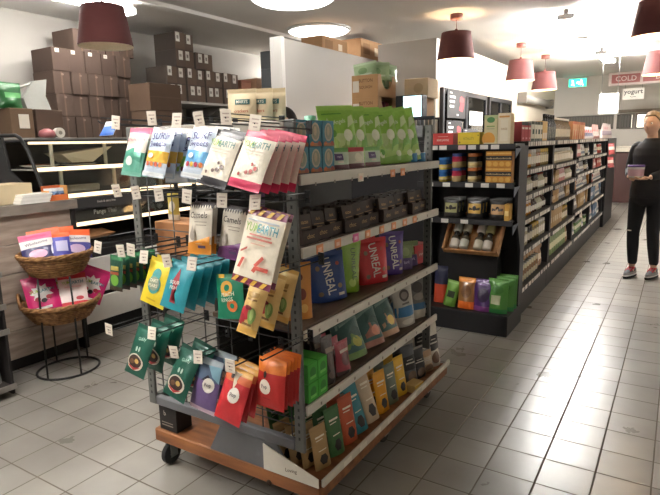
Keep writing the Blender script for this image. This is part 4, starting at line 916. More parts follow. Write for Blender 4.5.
# bags at the foot
K['ft_orange'] = pouch(.135, .245, .08, '#8a6030', [(.84, 1, '#d98a2c', 1), (0, .24, '#d9661f', 1)], [('disc', .5, .55, .3, .2, '#6f4a26')], stand=True, seed=63, mat=FOIL)
K['ft_purple'] = pouch(.155, .245, .08, '#43235f', [(.9, 1, '#5d3a7a', 1), (0, .16, '#7a3f7f', 1)], [('disc', .5, .5, .3, .22, '#2f1c42'), ('rect', .3, .8, .7, .86, '#7a5a98')], stand=True, seed=64, mat=FOIL)
K['ft_green'] = pouch(.15, .26, .085, '#4a8a33', [(.9, 1, '#5a9a3c', 1), (0, .13, '#2f7f3f', 1)], [('rect', .2, .26, .68, .52, '#b9bf9a'), ('disc', .5, .68, .3, .12, '#3c7a2c')], stand=True, seed=65, mat=FOIL)
for k, px, py, j, lab in (('ft_orange', 466, 305, 0, 'orange and brown bag at the foot of the end unit'), ('ft_purple', 483, 308, 0, 'purple bag between the orange and green ones'),
    ('ft_green', 497, 309, 0, 'green bag with pale label, front one at the unit\'s foot'), ('ft_green', 506, 305, 1, 'green bag second back at the unit\'s right foot'), ('ft_green', 511, 302, 2, 'green bag rearmost at the unit\'s right foot')):
    x = 4.06+.085*j; y = atx(px, py, x).y
    inst('grocery_bag', K[k], (x, max(y, EY0+.07), .161), (R_(-6), 0, -PI/2+.0), lab, 'bag')
K['ft_lime'] = pouch(.1, .21, .06, '#6a9a3a', [(.9, 1, '#7aa84a')], [('rect', .2, .35, .8, .6, '#2f3a28')], stand=True, seed=66)
K['ft_red'] = pouch(.11, .30, .06, '#23284a', [(0, .5, '#c2472a', 1)], [], stand=True, seed=67)
inst('grocery_bag', K['ft_lime'], (4.07, atx(449, 305, 4.07).y, .161), (R_(-4), R_(10), -PI/2), 'lime and black bag leaning left of the orange and brown one', 'bag')
inst('grocery_bag', K['ft_red'], (4.13, 1.56, .161), (R_(-4), 0, -PI/2), 'navy and red bag half hidden behind the display stand', 'bag')

# ------------------------------------------------------------------ the long aisle shelving
GY = 1.0; GB = 1.56
BAYS = [(4.43, 5.62), (5.63, 7.00), (7.01, 8.45), (8.46, 9.9)]
BW = ['nearest', 'second', 'third', 'farthest']
TOPS = [1.43, 1.212, 1.012, .818, .567, .262]
SHN = ['top', 'second', 'third', 'fourth', 'fifth', 'bottom']
for bi, (xa, xb) in enumerate(BAYS):
    g = thing('aisle_shelving', ((xa+xb)/2, 1.3, 0), 'black aisle shelving bay packed with groceries, %s' % ['the one nearest the camera', 'second from the camera', 'third from the camera', 'farthest from the camera'][bi], 'shelving', 0, 'black aisle shelving bays')
    mb = MB(); mb.box(xa, GY+.03, 0, xb, GB, .2, BLK); wpart('kick_panel', mb, PAINT, g)
    if bi == 0: mb = MB(); mb.box(4.424, GY-.012, 0, 4.4295, GB, 1.43, '#1c1c20'); wpart('end_panel', mb, PAINT, g)
    mb = MB(); mb.box(xa, GB-.02, .201, xb, GB, 1.40, '#222226'); wpart('back_panel', mb, PAINT, g)
    for x in (xa, xb-.03):
        mb = MB(); mb.box(x, GY+.02, .201, x+.03, GB-.021, 1.395, '#2b2b30' if x > xa else '#1b1b1e'); wpart('upright', mb, PAINT, g)
    for k, zt0 in enumerate(TOPS):
        dz = [0, -.012, .008, -.006][bi] if 0 < k < 5 else 0
        zt = zt0+dz
        mb = MB(); mb.box(xa+.031, GY+.012, zt-.025, xb-.031, GB-.0205, zt, BLK); s = wpart('shelf', mb, PAINT, g)
        st = MB(); st.box(xa+.002, GY-.002, zt-.042, xb-.002, GY+.0115, zt+.002, '#3a3a3c', .002)
        x = xa+.05
        while x < xb-.1:
            w = rnd.choice((.05, .06, .07)); st.box(x, GY-.0035, zt-.037, x+w, GY-.002, zt-.004, rnd.choice(('#cfccc6', '#d9d6d0', '#c3c0b8'))); x += w+rnd.choice((.01, .02, .035, .06))
        wpart('price_strip', st, CARD, s)
fe = thing('end_shelf_unit', (10.3, 1.25, 0), 'black end unit closing the far end of the aisle shelving', 'shelf unit')
mb = MB(); mb.box(9.92, .985, 0, 11.2, 1.56, 1.43, BLK, .006); wpart('side_panel', mb, PAINT, fe)
mb = MB(); mb.box(9.94, .965, 1.02, 9.96, .984, 1.36, '#8d8d90'); mb.box(9.94, .9, 1.33, 9.95, .984, 1.335, '#8d8d90'); wpart('hook_rail', mb, STEEL, fe)
# goods kinds
def jar_mesh(body, lid, r=.036, h=.11, label='#e9e3d3'):
    m = MB(); m.lathe([(r*.9, 0, body), (r, .005), (r, h*.2, label), (r, h*.62, body), (r, h*.72), (r*.8, h*.8, lid), (r*.9, h*.805), (r*.9, h*.98), (r*.85, h)], 14, body); return m.mesh('jar', GLOSS)
def bottle_mesh(body, cap, r=.032, h=.24, label='#e9e4d6'):
    m = MB(); m.lathe([(r*.9, 0, body), (r, .006), (r, h*.15, label), (r, h*.5, body), (r, h*.6), (r*.4, h*.78), (r*.38, h*.9, cap), (r*.45, h*.905), (r*.45, h)], 14, body); return m.mesh('bottle', GLOSS)
def can_mesh(c, l):
    m = MB(); m.lathe([(.035, 0, '#9a9a98'), (.037, .004, c), (.037, .04, l), (.037, .075, c), (.037, .105, '#a9a9a6'), (.034, .109)], 14, c); return m.mesh('can', GLOSS)
GK = {
 'amber jar': ('jar', jar_mesh('#c2872f', '#c9b8a9'), .078, .11), 'brown jar': ('jar', jar_mesh('#7a4a26', '#9a8a6a'), .078, .11), 'white-capped jar': ('jar', jar_mesh('#b3ab90', '#e0ddd2'), .078, .11),
 'dark jar': ('jar', jar_mesh('#3a2c24', '#26221f', label='#cfc5b0'), .078, .11), 'gold-lidded jar': ('jar', jar_mesh('#8a7a4a', '#c9a548', label='#e0d6b8'), .078, .11),
 'olive bottle': ('bottle', bottle_mesh('#5a5c2e', '#2a2622', .03, .17), .068, .17), 'brown bottle': ('bottle', bottle_mesh('#4a3020', '#c9c3b4', .03, .17), .068, .17), 'pale bottle': ('bottle', bottle_mesh('#b9b498', '#8a3a2e', .03, .16), .068, .16),
 'red can': ('can', can_mesh('#a5382f', '#d9cbb0'), .08, .109), 'green can': ('can', can_mesh('#5a7a4a', '#c9cba8'), .08, .109), 'cream can': ('can', can_mesh('#c2b595', '#8a6a4a'), .08, .109),
 'pink packet': ('packet', pouch(.1, .15, .05, '#c98f8f', [(.3, .6, '#ece2da')], [], stand=True, seed=70, nu=6), .105, .15), 'white packet': ('packet', pouch(.1, .15, .05, '#e3e0d8', [(.2, .4, '#7a8a9a')], [('disc', .5, .6, .25, .15, '#8a5a5a')], stand=True, seed=71, nu=6), .105, .15),
 'brown packet': ('packet', pouch(.1, .14, .05, '#a07a54', [(.3, .6, '#e6dabf')], [], stand=True, seed=72, nu=6), .105, .14), 'grey packet': ('packet', pouch(.1, .15, .05, '#8a898d', [(.3, .55, '#dcd8d1')], [], stand=True, seed=73, nu=6), .105, .15), 'green packet': ('packet', pouch(.1, .15, .05, '#748a56', [(.3, .6, '#d9d9b5')], [], stand=True, seed=74, nu=6), .105, .15),
 'tan box': ('box', carton(.09, .15, .06, '#b9986a', [('rect', .15, .3, .85, .6, '#d9c9a8')]), .095, .15), 'blue box': ('box', carton(.08, .14, .06, '#5f7a98', [('rect', .15, .3, .85, .6, '#c9cdd0')]), .085, .14), 'orange box': ('box', carton(.09, .14, .06, '#c98a3f', [('rect', .15, .5, .85, .8, '#e0cfa8')]), .095, .14), 'red box': ('box', carton(.08, .14, .06, '#a53f3a', [('rect', .15, .5, .85, .8, '#d9c3b4')]), .085, .14),
}
ZONES = {  # shelf -> what stands there along its length (by bay)
 1: [['amber jar', 'brown jar', 'white-capped jar', 'gold-lidded jar'], ['white-capped jar', 'dark jar', 'pale bottle'], ['pink packet', 'dark jar', 'white packet'], ['pink packet', 'red can', 'white packet']],
 2: [['olive bottle', 'brown bottle', 'dark jar', 'pale bottle'], ['pink packet', 'pale bottle', 'tan box'], ['dark jar', 'grey packet', 'white packet'], ['white packet', 'red box', 'pink packet']],
 3: [['amber jar', 'olive bottle', 'pale bottle', 'brown bottle'], ['brown packet', 'tan box', 'grey packet', 'dark jar'], ['grey packet', 'orange box', 'white packet'], ['blue box', 'white packet', 'red can']],
 4: [['white-capped jar', 'dark jar', 'gold-lidded jar', 'olive bottle'], ['gold-lidded jar', 'green packet', 'tan box'], ['tan box', 'grey packet', 'brown packet'], ['blue box', 'orange box', 'white packet']],
 5: [['brown packet', 'tan box', 'cream can', 'orange box'], ['brown packet', 'green packet', 'cream can'], ['white packet', 'brown packet', 'green can'], ['blue box', 'white packet', 'orange box']]}
for k in range(1, 6):
    for bi, (xa, xb) in enumerate(BAYS):
        dz = [0, -.012, .008, -.006][bi] if 0 < k < 5 else 0
        z = TOPS[k]+dz+.001; room = TOPS[k-1]-TOPS[k]-.07
        x = xa+.05; pal = ZONES[k][bi]; n = 0; cnt = {}
        kind = rnd.choice(pal); run = 0
        while True:
            if run <= 0: kind = rnd.choice(pal); run = rnd.choice((2, 2, 3, 3, 4))
            run -= 1
            nm, me, w, h = GK[kind]
            if x+w > xb-.04: break
            cnt[kind] = cnt.get(kind, 0)+1
            if cnt[kind]-1 >= len(ORD): break
            sc = min(1.35, room/h)
            o = inst('grocery_'+nm, me, (x+w/2, GY+.075, z), (0, 0, rnd.uniform(-.08, .08)), '%s, %s of its kind on %s shelf of the %s aisle bay' % (kind, ORD[cnt[kind]-1], SHN[k], BW[bi]), nm, 'groceries on the %s aisle bay' % BW[bi])
            if sc != 1: o.scale = (1, 1, sc)
            x += w+rnd.uniform(.004, .014)
# bottom shelf has a second row stacked on it in the nearest bay
x = 4.49
for i in range(10):
    w = .108; inst('grocery_packet', GK['brown packet'][1], (x+w/2, GY+.09, TOPS[5]+.155), (R_(-5), 0, rnd.uniform(-.1, .1)), 'brown packet lying high, %s along the bottom shelf\'s upper row' % ORD[i], 'packet', 'brown packets in the upper row'); x += w
# top of the shelving
TK = [('tea_box', carton(.10, .15, .08, '#b5353c', [('rect', 0, .82, 1, 1, '#2a2a26'), ('rect', .1, .62, .9, .72, '#e0cdc0'), ('rect', .3, .1, .8, .2, '#d98a8f')], side='#8f2a30'), .105, 3, 'red tea box with dark top'),
      ('tea_box', carton(.10, .16, .08, '#d5d3c6', [('rect', 0, .84, 1, 1, '#2c3a30'), ('rect', .4, .35, 1, .6, '#2f4a44'), ('rect', 0, 0, 1, .12, '#2f4438')], side='#c2c0b2'), .105, 4, 'cream tea box with green block'),
      ('carton_box', carton(.09, .17, .08, '#cba86a', [('rect', .1, .1, .9, .4, '#d9d0bf')], side='#b9955a'), .095, 2, 'tan carton with pale base'),
      ('sauce_bottle', bottle_mesh('#1f211f', '#2a2a28', .034, .24, '#3a3f38'), .075, 6, 'black sauce bottle'),
      ('vinegar_bottle', bottle_mesh('#6a5a40', '#e6e4de', .034, .22, '#c9c0aa'), .078, 10, 'white-capped brown bottle'),
      ('carton_box', carton(.14, .2, .1, '#cf9a70', [('rect', 0, .85, 1, 1, '#b5603f'), ('disc', .5, .4, .3, .2, '#dcb890'), ('rect', .7, 0, 1, .5, '#c9582f')], side='#c08a62'), .15, 6, 'orange-topped tan carton'),
      ('snack_packet', pouch(.15, .16, .08, '#cfc6c4', [(.2, .5, '#8a90a8')], [('disc', .5, .65, .3, .15, '#b53f45')], stand=True, seed=80, nu=6), .16, 6, 'white packet with red disc'),
      ('snack_packet', pouch(.15, .2, .08, '#b98a86', [(.2, .5, '#d5cdc8')], [], stand=True, seed=81, nu=6), .16, 4, 'pink and white packet')]
x = 4.45
for nm, me, w, n, word in TK:
    for i in range(n):
        inst(nm, me, (x+w/2, GY+.09, TOPS[0]+.001), (0, 0, rnd.uniform(-.06, .06)), '%s on top of aisle shelving, %s from near end' % (word, ORD[i]), nm.split('_')[-1], word+'s on top')
        x += w+.006
K['end_pk'] = pouch(.16, .24, .08, '#cdbdb8', [(.2, .5, '#9a8a94')], [('disc', .5, .68, .3, .12, '#b5565a')], stand=True, seed=83, nu=6)
for i in range(7):
    inst('snack_packet', K['end_pk'], (10.0+.17*i, 1.09, 1.431), (0, 0, rnd.uniform(-.1, .1)), 'greyish packet with red disc on the far end unit, %s from near' % ORD[i], 'packet', 'packets on the far end unit')
# packets hanging on the far end unit
K['far_red'] = pouch(.15, .17, .05, '#b5575a', [(.4, .7, '#dccfc6')], [], seed=82, nu=6)
for i, z in enumerate((1.34, 1.13)):
    inst('snack_packet', K['far_red'], (9.93, .945, z), (R_(-8), 0, -.5), 'red and white packet hanging on the far end unit, %s' % ['upper', 'lower'][i], 'packet')
# ------------------------------------------------------------------ counter, glass case, baskets and stock on the left
ctr = thing('sales_counter', (.9, 3.9, 0), 'sales counter faced with weathered planks under a grey worktop', 'counter')
mb = MB()
for (x0, y0, x1, y1) in ((-.6, 3.62, 2.185, 4.28), (2.186, 3.62, 2.30, 3.735)): mb.box(x0, y0+.02, .08, x1, y1, 1.035, '#3b3431')
wpart('carcass', mb, PAINT, ctr)
for k in range(5):
    mb = MB(); mb.box(-.6, 3.612, .09+k*.19, 2.30, 3.6395, .09+k*.19+.186, '#ffffff', .003); wpart('plank', mb, PLANK, ctr)
mb = MB(); mb.box(-.6, 3.66, 0, 2.28, 3.70, .079, '#1d1b1b'); wpart('toe_board', mb, PAINT, ctr)
mb = MB(); mb.box(2.301, 3.60, 0, 2.335, 3.735, 1.036, '#1f1d1d', .003); wpart('end_board', mb, PAINT, ctr)
mb = MB()
L = [(-.62, 3.585), (2.345, 3.585), (2.345, 3.737), (2.187, 3.737), (2.187, 4.3), (-.62, 4.3)]
mb.add([(x, y, 1.0365) for x, y in L]+[(x, y, 1.10) for x, y in L], [tuple(range(5, -1, -1)), tuple(range(6, 12))]+[(i, (i+1) % 6, 6+(i+1) % 6, 6+i) for i in range(6)], '#ffffff'); wpart('worktop', mb, STONE, ctr)

LED = emit_mat('warm_led_strip', '#ffe3b8', .75)
case = thing('glass_display_case', (2.9, 4.1, 0), 'black glass food display case with warm lit shelves and white lower panels', 'display case')
cx0, cx1, cy0, cy1 = 2.20, 3.9, 3.75, 4.45
mb = MB(); mb.box(cx0+.17, cy0+.05, 0, cx1, cy1, .12, '#191919'); wpart('plinth', mb, PAINT, case)
mb = MB(); mb.box(cx0+.15, cy0, .121, cx1, cy0+.03, .313, '#d8d4cd', .004); wpart('lower_panel', mb, PAINT, case)
mb = MB(); mb.box(cx0+.15, cy0+.004, .345, cx1, cy0+.034, .62, '#dbd7d2', .004); wpart('upper_panel', mb, PAINT, case)
mb = MB(); mb.box(cx0+.02, cy0+.036, .121, cx1, cy1-.02, .74, '#242222'); wpart('body', mb, PAINT, case)
mb = MB(); mb.box(cx0+.02, cy1-.0195, .121, cx1, cy1, 1.50, '#2b2928'); wpart('back_panel', mb, PAINT, case)
mb = MB(); mb.box(cx0+.02, cy0+.01, .7405, cx1, cy1-.0205, .772, '#161515', .003); wpart('deck', mb, GLOSS, case)
for xx, nm in ((cx0, 'end_panel'), (cx1+.0005, 'end_panel')):
    mb = MB(); A_ = [(3.80, .775), (cy1, .775), (cy1, 1.545), (4.2, 1.545), (4.15, 1.30), (3.80, 1.10)]
    mb.add([(xx, y, z) for y, z in A_]+[(xx+.0195, y, z) for y, z in A_], [tuple(range(6)), tuple(range(11, 5, -1))]+[(i, (i+1) % 6, 6+(i+1) % 6, 6+i) for i in range(6)], '#2c2c2e'); wpart(nm, mb, PAINT, case)
mb = MB(); mb.tube([(cx0+.035, 3.752, 1.06), (cx0+.02, 3.79, 1.2), (cx0-.0, 3.87, 1.44), (cx0-.01, 3.93, 1.53), (cx0-.0, 4.0, 1.552), (cx0, 4.2, 1.555)], .013, 8, '#121213'); wpart('glass_rail', mb, PAINT, case)
for z, yb in ((.885, 3.756), (1.10, 3.77), (1.30, 3.83)):
    mb = MB(); mb.box(cx0+.02, yb+.026, z, cx1, cy1-.0205, z+.012, '#8e8a84', .002); s = wpart('shelf', mb, GLOSS, case)
    mb = MB(); mb.box(cx0+.02, yb, z-.005, cx1, yb+.0255, z+.022, '#ffffff'); wpart('light_strip', mb, LED, s)
mb = MB(); mb.box(cx0+.02, 3.93, 1.505, cx1, cy1, 1.52, '#2c2c2e', .003); wpart('top_panel', mb, PAINT, case)
mb = MB(); mb.box(cx0+.06, 3.935, 1.487, cx1, 3.965, 1.504, '#ffffff'); wpart('light_strip', mb, LED, case)
for x in (2.42, 2.88, 3.35):
    mb = MB(); mb.box(x, 3.87, 1.123, x+.02, 3.89, 1.299, '#d6cfc0'); mb.box(x, 3.96, 1.313, x+.02, 3.98, 1.486, '#d6cfc0'); wpart('stanchion', mb, PAINT, case)
mb = MB(); mb.add([(cx0+.02, 3.752, .91), (cx1, 3.752, .91), (cx1, 3.90, 1.50), (cx0+.02, 3.90, 1.50), (cx0+.02, 3.756, .91), (cx1, 3.756, .91), (cx1, 3.904, 1.50), (cx0+.02, 3.904, 1.50)],
    [(0, 1, 2, 3), (7, 6, 5, 4), (0, 4, 5, 1), (1, 5, 6, 2), (2, 6, 7, 3), (3, 7, 4, 0)], '#ffffff'); gp_ = wpart('front_glass', mb, GLASS, case)
mb = MB(); mb.box(2.36, 3.775, .925, cx1-.02, 3.79, 1.085, '#2b2a2b'); mb.text('Pangs Thai', .045, '#ffffff', lambda x, y: (2.70+x, 3.7735, .965+y), .30); mb.text('fresh & dairy free', .022, '#cfcac2', lambda x, y: (2.72+x, 3.7735, 1.045+y), .25); wpart('chalk_board', mb, CARD, case, 'dark board with white handwriting')
# food in the case
mb = MB(); mb.add([(2.50, 3.95, 1.41), (2.98, 3.99, 1.465), (3.0, 4.22, 1.46), (2.52, 4.22, 1.42), (2.6, 3.98, 1.345), (2.78, 3.98, 1.345), (2.78, 4.17, 1.345), (2.6, 4.17, 1.345)],
    [(3, 2, 1, 0), (4, 5, 6, 7), (0, 1, 5, 4), (1, 2, 6, 5), (2, 3, 7, 6), (3, 0, 4, 7)], '#f8ecd0')
o = mb.build('serving_bowl', GLOSS); tag(o, 'cream flared serving bowl on the lit top shelf of the case', 'bowl')
for i, (x, y, z, w) in enumerate(((2.42, 4.12, 1.313, 'top shelf, left'), (2.75, 4.12, 1.313, 'top shelf, right'))):
    m = MB(); m.lathe([(.06, 0), (.1, .006), (.14, .02), (.135, .021), (.09, .012)], 24, '#d7cfc2'); m.lathe([(.09, .013, '#6a3f2a'), (.1, .02), (.09, .028), (.03, .032)], 16, '#6a3f2a')
    o = m.build('plate', GLOSS, None, (x, y, z)); tag(o, 'plate of brown slices in the glass case, %s' % w, 'plate')
m = MB(); m.box(-.14, -.1, 0, .14, .1, .06, '#b9b5ac', .01); o = m.build('food_tray', GLOSS, None, (2.7, 4.1, 1.1135)); tag(o, 'pale food tray on the middle lit shelf of the case', 'tray')
K['kraft'] = pouch(.30, .16, .05, '#c79b78', [], [('rect', .1, .2, .5, .6, '#d3aa88')], stand=False, seed=90, mat=KRAFT)
inst('paper_parcel', K['kraft'], (2.68, 4.0, .80), (R_(-80), 0, .1), 'flat kraft paper parcel lying on the low black deck of the case', 'parcel')
# things on the counter
m = MB(); m.box(-.13, -.1, 0, .13, .1, .13, '#c9b795', .004); o = m.build('cardboard_box', KRAFT, None, (1.96, 3.78, 1.101)); o.rotation_euler = (0, 0, .15); tag(o, 'flat cream cardboard box at the counter\'s left edge', 'box')
m = MB()
for i in range(5): m.box(-.1+.006*i, -.07, .012*i, .1+.006*i, .07, .012*i+.0115, ['#e9e6e0', '#dfdcd6'][i % 2])
o = m.build('paper_stack', CARD, None, (2.05, 3.66, 1.101)); tag(o, 'stack of white papers near the counter\'s front edge', 'papers')
m = MB(); m.box(-.06, -.05, 0, .06, .05, .07, '#e3ded4', .003); o = m.build('cardboard_box', CARD, None, (2.11, 3.88, 1.101)); tag(o, 'small white box behind the paper stack on the counter', 'box')
m = MB(); m.lathe([(.10, 0), (.13, .02), (.12, .06), (.06, .09), (.02, .1)], 16, '#bda99b'); o = m.build('bread_bag', FILM, None, (1.96, 4.08, 1.101)); tag(o, 'crumpled pale bread bag at the back of the counter', 'bag')
db = thing('snack_carton', (2.235, 3.662, 1.101), 'orange open display carton of blue packets at the counter corner', 'carton', .0)
m = MB(); m.box(-.07, -.045, 0, .07, .045, .008, '#d9743a'); m.box(-.07, -.045, .0081, .07, -.041, .04, '#d9743a'); m.box(-.07, .041, .0081, .07, .045, .10, '#c9653a'); m.box(-.07, -.0409, .0081, -.066, .0409, .07, '#d99a5a'); m.box(.066, -.0409, .0081, .07, .0409, .10, '#e0a05c'); m.build('tray', CARD, db)
K['bluebit'] = pouch(.04, .075, .018, '#6f8fb8', [(.7, 1, '#d9dde2')], [('rect', .2, .2, .8, .5, '#3a4a6a')], stand=True, seed=91, nu=6)
for i in range(6): inst('snack_packet', K['bluebit'], (2.19+.043*(i % 3), 3.645+.032*(i//3), 1.11), (R_(-8), 0, 0), 'blue packet in the orange counter carton, %s row, %s' % (['front', 'rear'][i//3], ['left', 'middle', 'right'][i % 3]), 'packet', 'blue packets in the orange carton')
m = MB(); m.tube([(-.06, 0, .03), (-.02, -.01, .035), (.02, -.01, .035), (.06, 0, .03)], .016, 8, '#1b1a1b'); m.tube([(-.06, 0, .03), (-.065, .1, .012)], .005, 6, '#1b1a1b'); m.tube([(.06, 0, .03), (.065, .1, .012)], .005, 6, '#1b1a1b')
o = m.build('sunglasses', GLOSS, None, (2.10, 3.98, 1.101)); tag(o, 'dark glasses lying on the counter beside the case', 'glasses')
m = MB(); m.lathe([(.03, 0, '#4a4a4c'), (.035, .01), (.012, .03), (.012, .24), (.05, .25, '#dcd9b0'), (.055, .3), (.04, .31)], 16, '#4a4a4c'); o = m.build('payment_stand', PAINT, None, (2.06, 4.22, 1.101)); tag(o, 'small stand with pale round head left of the glass case', 'stand')

m = MB(); m.lathe([(.08, 0), (.13, .02), (.14, .06), (.09, .11), (.05, .13)], 11, '#c9b3a4'); o = m.build('bread_bag', FILM, None, (1.86, 3.93, 1.101)); tag(o, 'larger crumpled beige bag behind the cream cardboard box', 'bag')
m = MB(); m.box(-.07, -.05, 0, .07, .05, .05, '#7a5f50', .012); o = m.build('bread_loaf', CARD, None, (2.10, 4.10, 1.101)); tag(o, 'small brown loaf at the back of the counter by the case', 'bread')
# low rack at the far left
lr = thing('low_rack', (1.25, 3.4, 0), 'dark low rack with metal shelf edges at the photo\'s left border', 'rack')
mb = MB(); mb.box(.9, 3.56, .02, 1.60, 3.58, .9, '#2b2727'); wpart('back_panel', mb, PAINT, lr)
mb = MB(); mb.box(1.585, 3.26, .02, 1.60, 3.559, .9, '#2b2727'); wpart('side_panel', mb, PAINT, lr)
for z in (.08, .42, .57, .76):
    mb = MB(); mb.box(.9, 3.262, z-.02, 1.584, 3.559, z, '#3a3634'); s = wpart('shelf', mb, PAINT, lr)
    mb = MB(); mb.box(.9, 3.248, z-.03, 1.61, 3.2595, z+.004, '#a9a6a2', .002); wpart('shelf_edge', mb, STEEL, s)
K['clear'] = pouch(.16, .24, .06, '#b9b8b6', [], [('rect', .2, .3, .8, .6, '#cfcecb')], stand=True, seed=92, mat=FOIL)
inst('clear_bag', K['clear'], (1.49, 3.33, .081), (R_(-6), 0, .1), 'crumpled clear bag on the bottom shelf of the low rack', 'bag')
K['dkbag'] = pouch(.12, .13, .05, '#54484a', [], [('rect', .2, .3, .8, .6, '#8a7a7a')], stand=True, seed=93)
for i in range(3): inst('snack_packet', K['dkbag'], (1.30+.13*i, 3.34, .571), (R_(-5), 0, 0), 'dull brown packet on the low rack, %s from the left' % ORD[i], 'packet', 'dull packets on the low rack')

# two-tier wicker basket stand
bs = thing('basket_stand', (2.01, 3.36, 0), 'black wire stand carrying two oval wicker baskets of sweets', 'basket stand')
def ell(rx, ry, z, n=28, cx=2.01, cy=3.36, ph=0): return [(cx+rx*math.cos(2*PI*i/n+ph), cy+ry*math.sin(2*PI*i/n+ph), z) for i in range(n)]
mb = MB(); mb.tube(ell(.195, .18, .008), .0075, 8, '#1a1918', True); wpart('base_ring', mb, PAINT, bs)
for a in (200, 262, 20, 82):
    c_, s_ = math.cos(R_(a)), math.sin(R_(a))
    mb = MB(); mb.tube([(2.01+.195*c_, 3.36+.18*s_, .012), (2.01+.19*c_, 3.36+.175*s_, .42), (2.01+.18*c_, 3.36+.165*s_, .66)], .006, 7, '#1a1918'); wpart('rod', mb, PAINT, bs)
def basket(z, rx, ry, h, lab, handle):
    b = MB(); n = 44; rows = 9; P = []; F = []
    prof = []
    for j in range(rows+1):
        t = j/rows; prof.append((.62+.38*t**.7, t*h))
    for j, (s, zz) in enumerate(prof):
        for i in range(n):
            w = 1+.022*math.sin(PI*i+PI*j)
            P.append((2.01+rx*s*w*math.cos(2*PI*i/n), 3.36+ry*s*w*math.sin(2*PI*i/n), z+zz))
    for j in range(rows):
        for i in range(n): F.append((j*n+i, j*n+(i+1) % n, (j+1)*n+(i+1) % n, (j+1)*n+i))
    F.append(tuple(range(n))[::-1])
    P2 = [(2.01+(x-2.01)*.94, 3.36+(y-3.36)*.94, zz+.006) for x, y, zz in P]; o = len(P)
    F += [tuple(o+k for k in f[::-1]) for f in F]
    b.add(P+P2, F, '#ffffff', False)
    for j in range(1, rows):
        s, zz = prof[j]; b.tube([(2.01+rx*s*(1.01+.02*(-1)**i)*math.cos(2*PI*i/n), 3.36+ry*s*(1.01+.02*(-1)**i)*math.sin(2*PI*i/n), z+zz) for i in range(n)], .006, 6, '#ffffff', True)
    k = wpart('basket', b, WICKER, bs, lab)
    r = MB()
    for q in range(3):
        r.tube([(2.01+rx*(1.0+.018*math.cos(7*2*PI*i/60+q*2.1))*math.cos(2*PI*i/60), 3.36+ry*(1.0+.018*math.cos(7*2*PI*i/60+q*2.1))*math.sin(2*PI*i/60), z+h+.008*math.sin(7*2*PI*i/60+q*2.1)) for i in range(60)], .009, 7, '#ffffff', True)
    wpart('rim', r, WICKER, k)
    if handle:
        for sgn in (1,):
            hd = MB(); a0 = R_(150)
            pts = []
            for i in range(9):
                t = i/8; a = a0+(t-.5)*.7; pts.append((2.01+rx*1.03*math.cos(a), 3.36+ry*1.03*math.sin(a), z+h+.075*math.sin(PI*t)))
            hd.tube(pts, .010, 8, '#ffffff'); wpart('handle', hd, WICKER, k)
basket(.655, .225, .20, .14, 'upper wicker basket', False)
basket(.35, .24, .215, .125, 'lower wicker basket', True)
def swt(top, mid, c3, seed, txt='Wholesome'): return pouch(.19, .195, .06, mid, [(.78, 1, top, 1), (.52, .78, '#e6dfdf')], [('text', txt, .5, .66, .1, '#4a3a5a', .1, .7), ('disc', .5, .28, .28, .16, c3), ('rect', .1, .06, .9, .1, '#d5cfd8')], seed=seed, back='#d9d3dc', stand=True)
K['sw_orange'] = swt('#e8673a', '#3f3f8c', '#b9a0c0', 94); K['sw_pink'] = swt('#dd5f86', '#2c2b5c', '#d6a0bd', 95)
K['sw_back'] = pouch(.19, .185, .06, '#44449a', [(.84, 1, '#e8673a', 1)], [('rect', .08, .25, .45, .75, '#cfcfe0'), ('rect', .55, .3, .92, .7, '#b9b5d6'), ('rect', .2, .08, .8, .14, '#c9c4dc')], seed=96, stand=True)
up = [('sw_pink', -.075, -.085, -.55, 'pink-topped navy sweets bag at the left of the upper basket'), ('sw_back', .0, -.075, -.5, 'violet bag showing white panels at the front of the upper basket'), ('sw_orange', .105, -.03, -.35, 'orange-topped sweets bag at the right of the upper basket'),
      ('sw_orange', -.04, .03, -.6, 'orange-topped sweets bag standing behind the pink-topped one'), ('sw_orange', .03, .065, -.4, 'orange-topped sweets bag at the back of the upper basket')]
CA = -.56
def bask(lst, z, n0):
    for i, (k, u, v, ang, lab) in enumerate(lst):
        u *= 1.15; v *= 1.15; x = 2.01+u*math.cos(CA)-v*math.sin(CA); y = 3.36+u*math.sin(CA)+v*math.cos(CA)
        inst('sweet_bag', K[k], (x, y, z), (R_(-16-10*(v < 0)), R_(7*(i % 3-1)), ang), lab, 'bag')
bask(up, .755, 0)
K['pk_earth'] = pouch(.195, .235, .05, '#c8246b', [(.9, 1, '#b51f5e', 1)], [('poly', [(.5+(.36 if q % 2 else .24)*math.cos(q*PI/9), .5+(.27 if q % 2 else .18)*math.sin(q*PI/9)) for q in range(18)], '#ece6e4'), ('text', 'YUM', .30, .55, .09, '#a3bf45', .05, .3), ('text', 'EARTH', .66, .55, .09, '#2f7f8c', .05, .48), ('disc', .34, .33, .09, .06, '#b53a4a'), ('disc', .52, .27, .09, .06, '#3a2a30'), ('disc', .68, .34, .09, .06, '#b53a4a'), ('rect', .1, .04, .7, .11, '#ece6e4')], seed=97, stand=True)
K['rd_earth'] = pouch(.17, .22, .05, '#ead9d6', [(.84, 1, '#d8404a', 1), (0, .13, '#cf3a45', 1)], [('text', 'YUM', .27, .72, .1, '#a3bf45', .05, .3), ('text', 'EARTH', .65, .72, .1, '#2f7f8c', .05, .48), ('disc', .7, .22, .14, .06, '#c94a55'), ('rect', .2, .56, .8, .6, '#e3b9b8')], seed=98, stand=True)
lo = [('pk_earth', -.075, -.085, -.45, 'magenta sweets bag with white burst and red berries, lower basket front'), ('rd_earth', .07, -.075, -.5, 'white sweets bag with red ends beside the berry bag'), ('pk_earth', .125, .02, .1, 'magenta bag tilted out at the lower basket\'s right side'),
      ('pk_earth', .02, .065, -.6, 'magenta bag standing at the back of the lower basket'), ('rd_earth', -.1, .03, -.9, 'white and red bag squeezed at the lower basket\'s left')]
bask(lo, .447, 10)
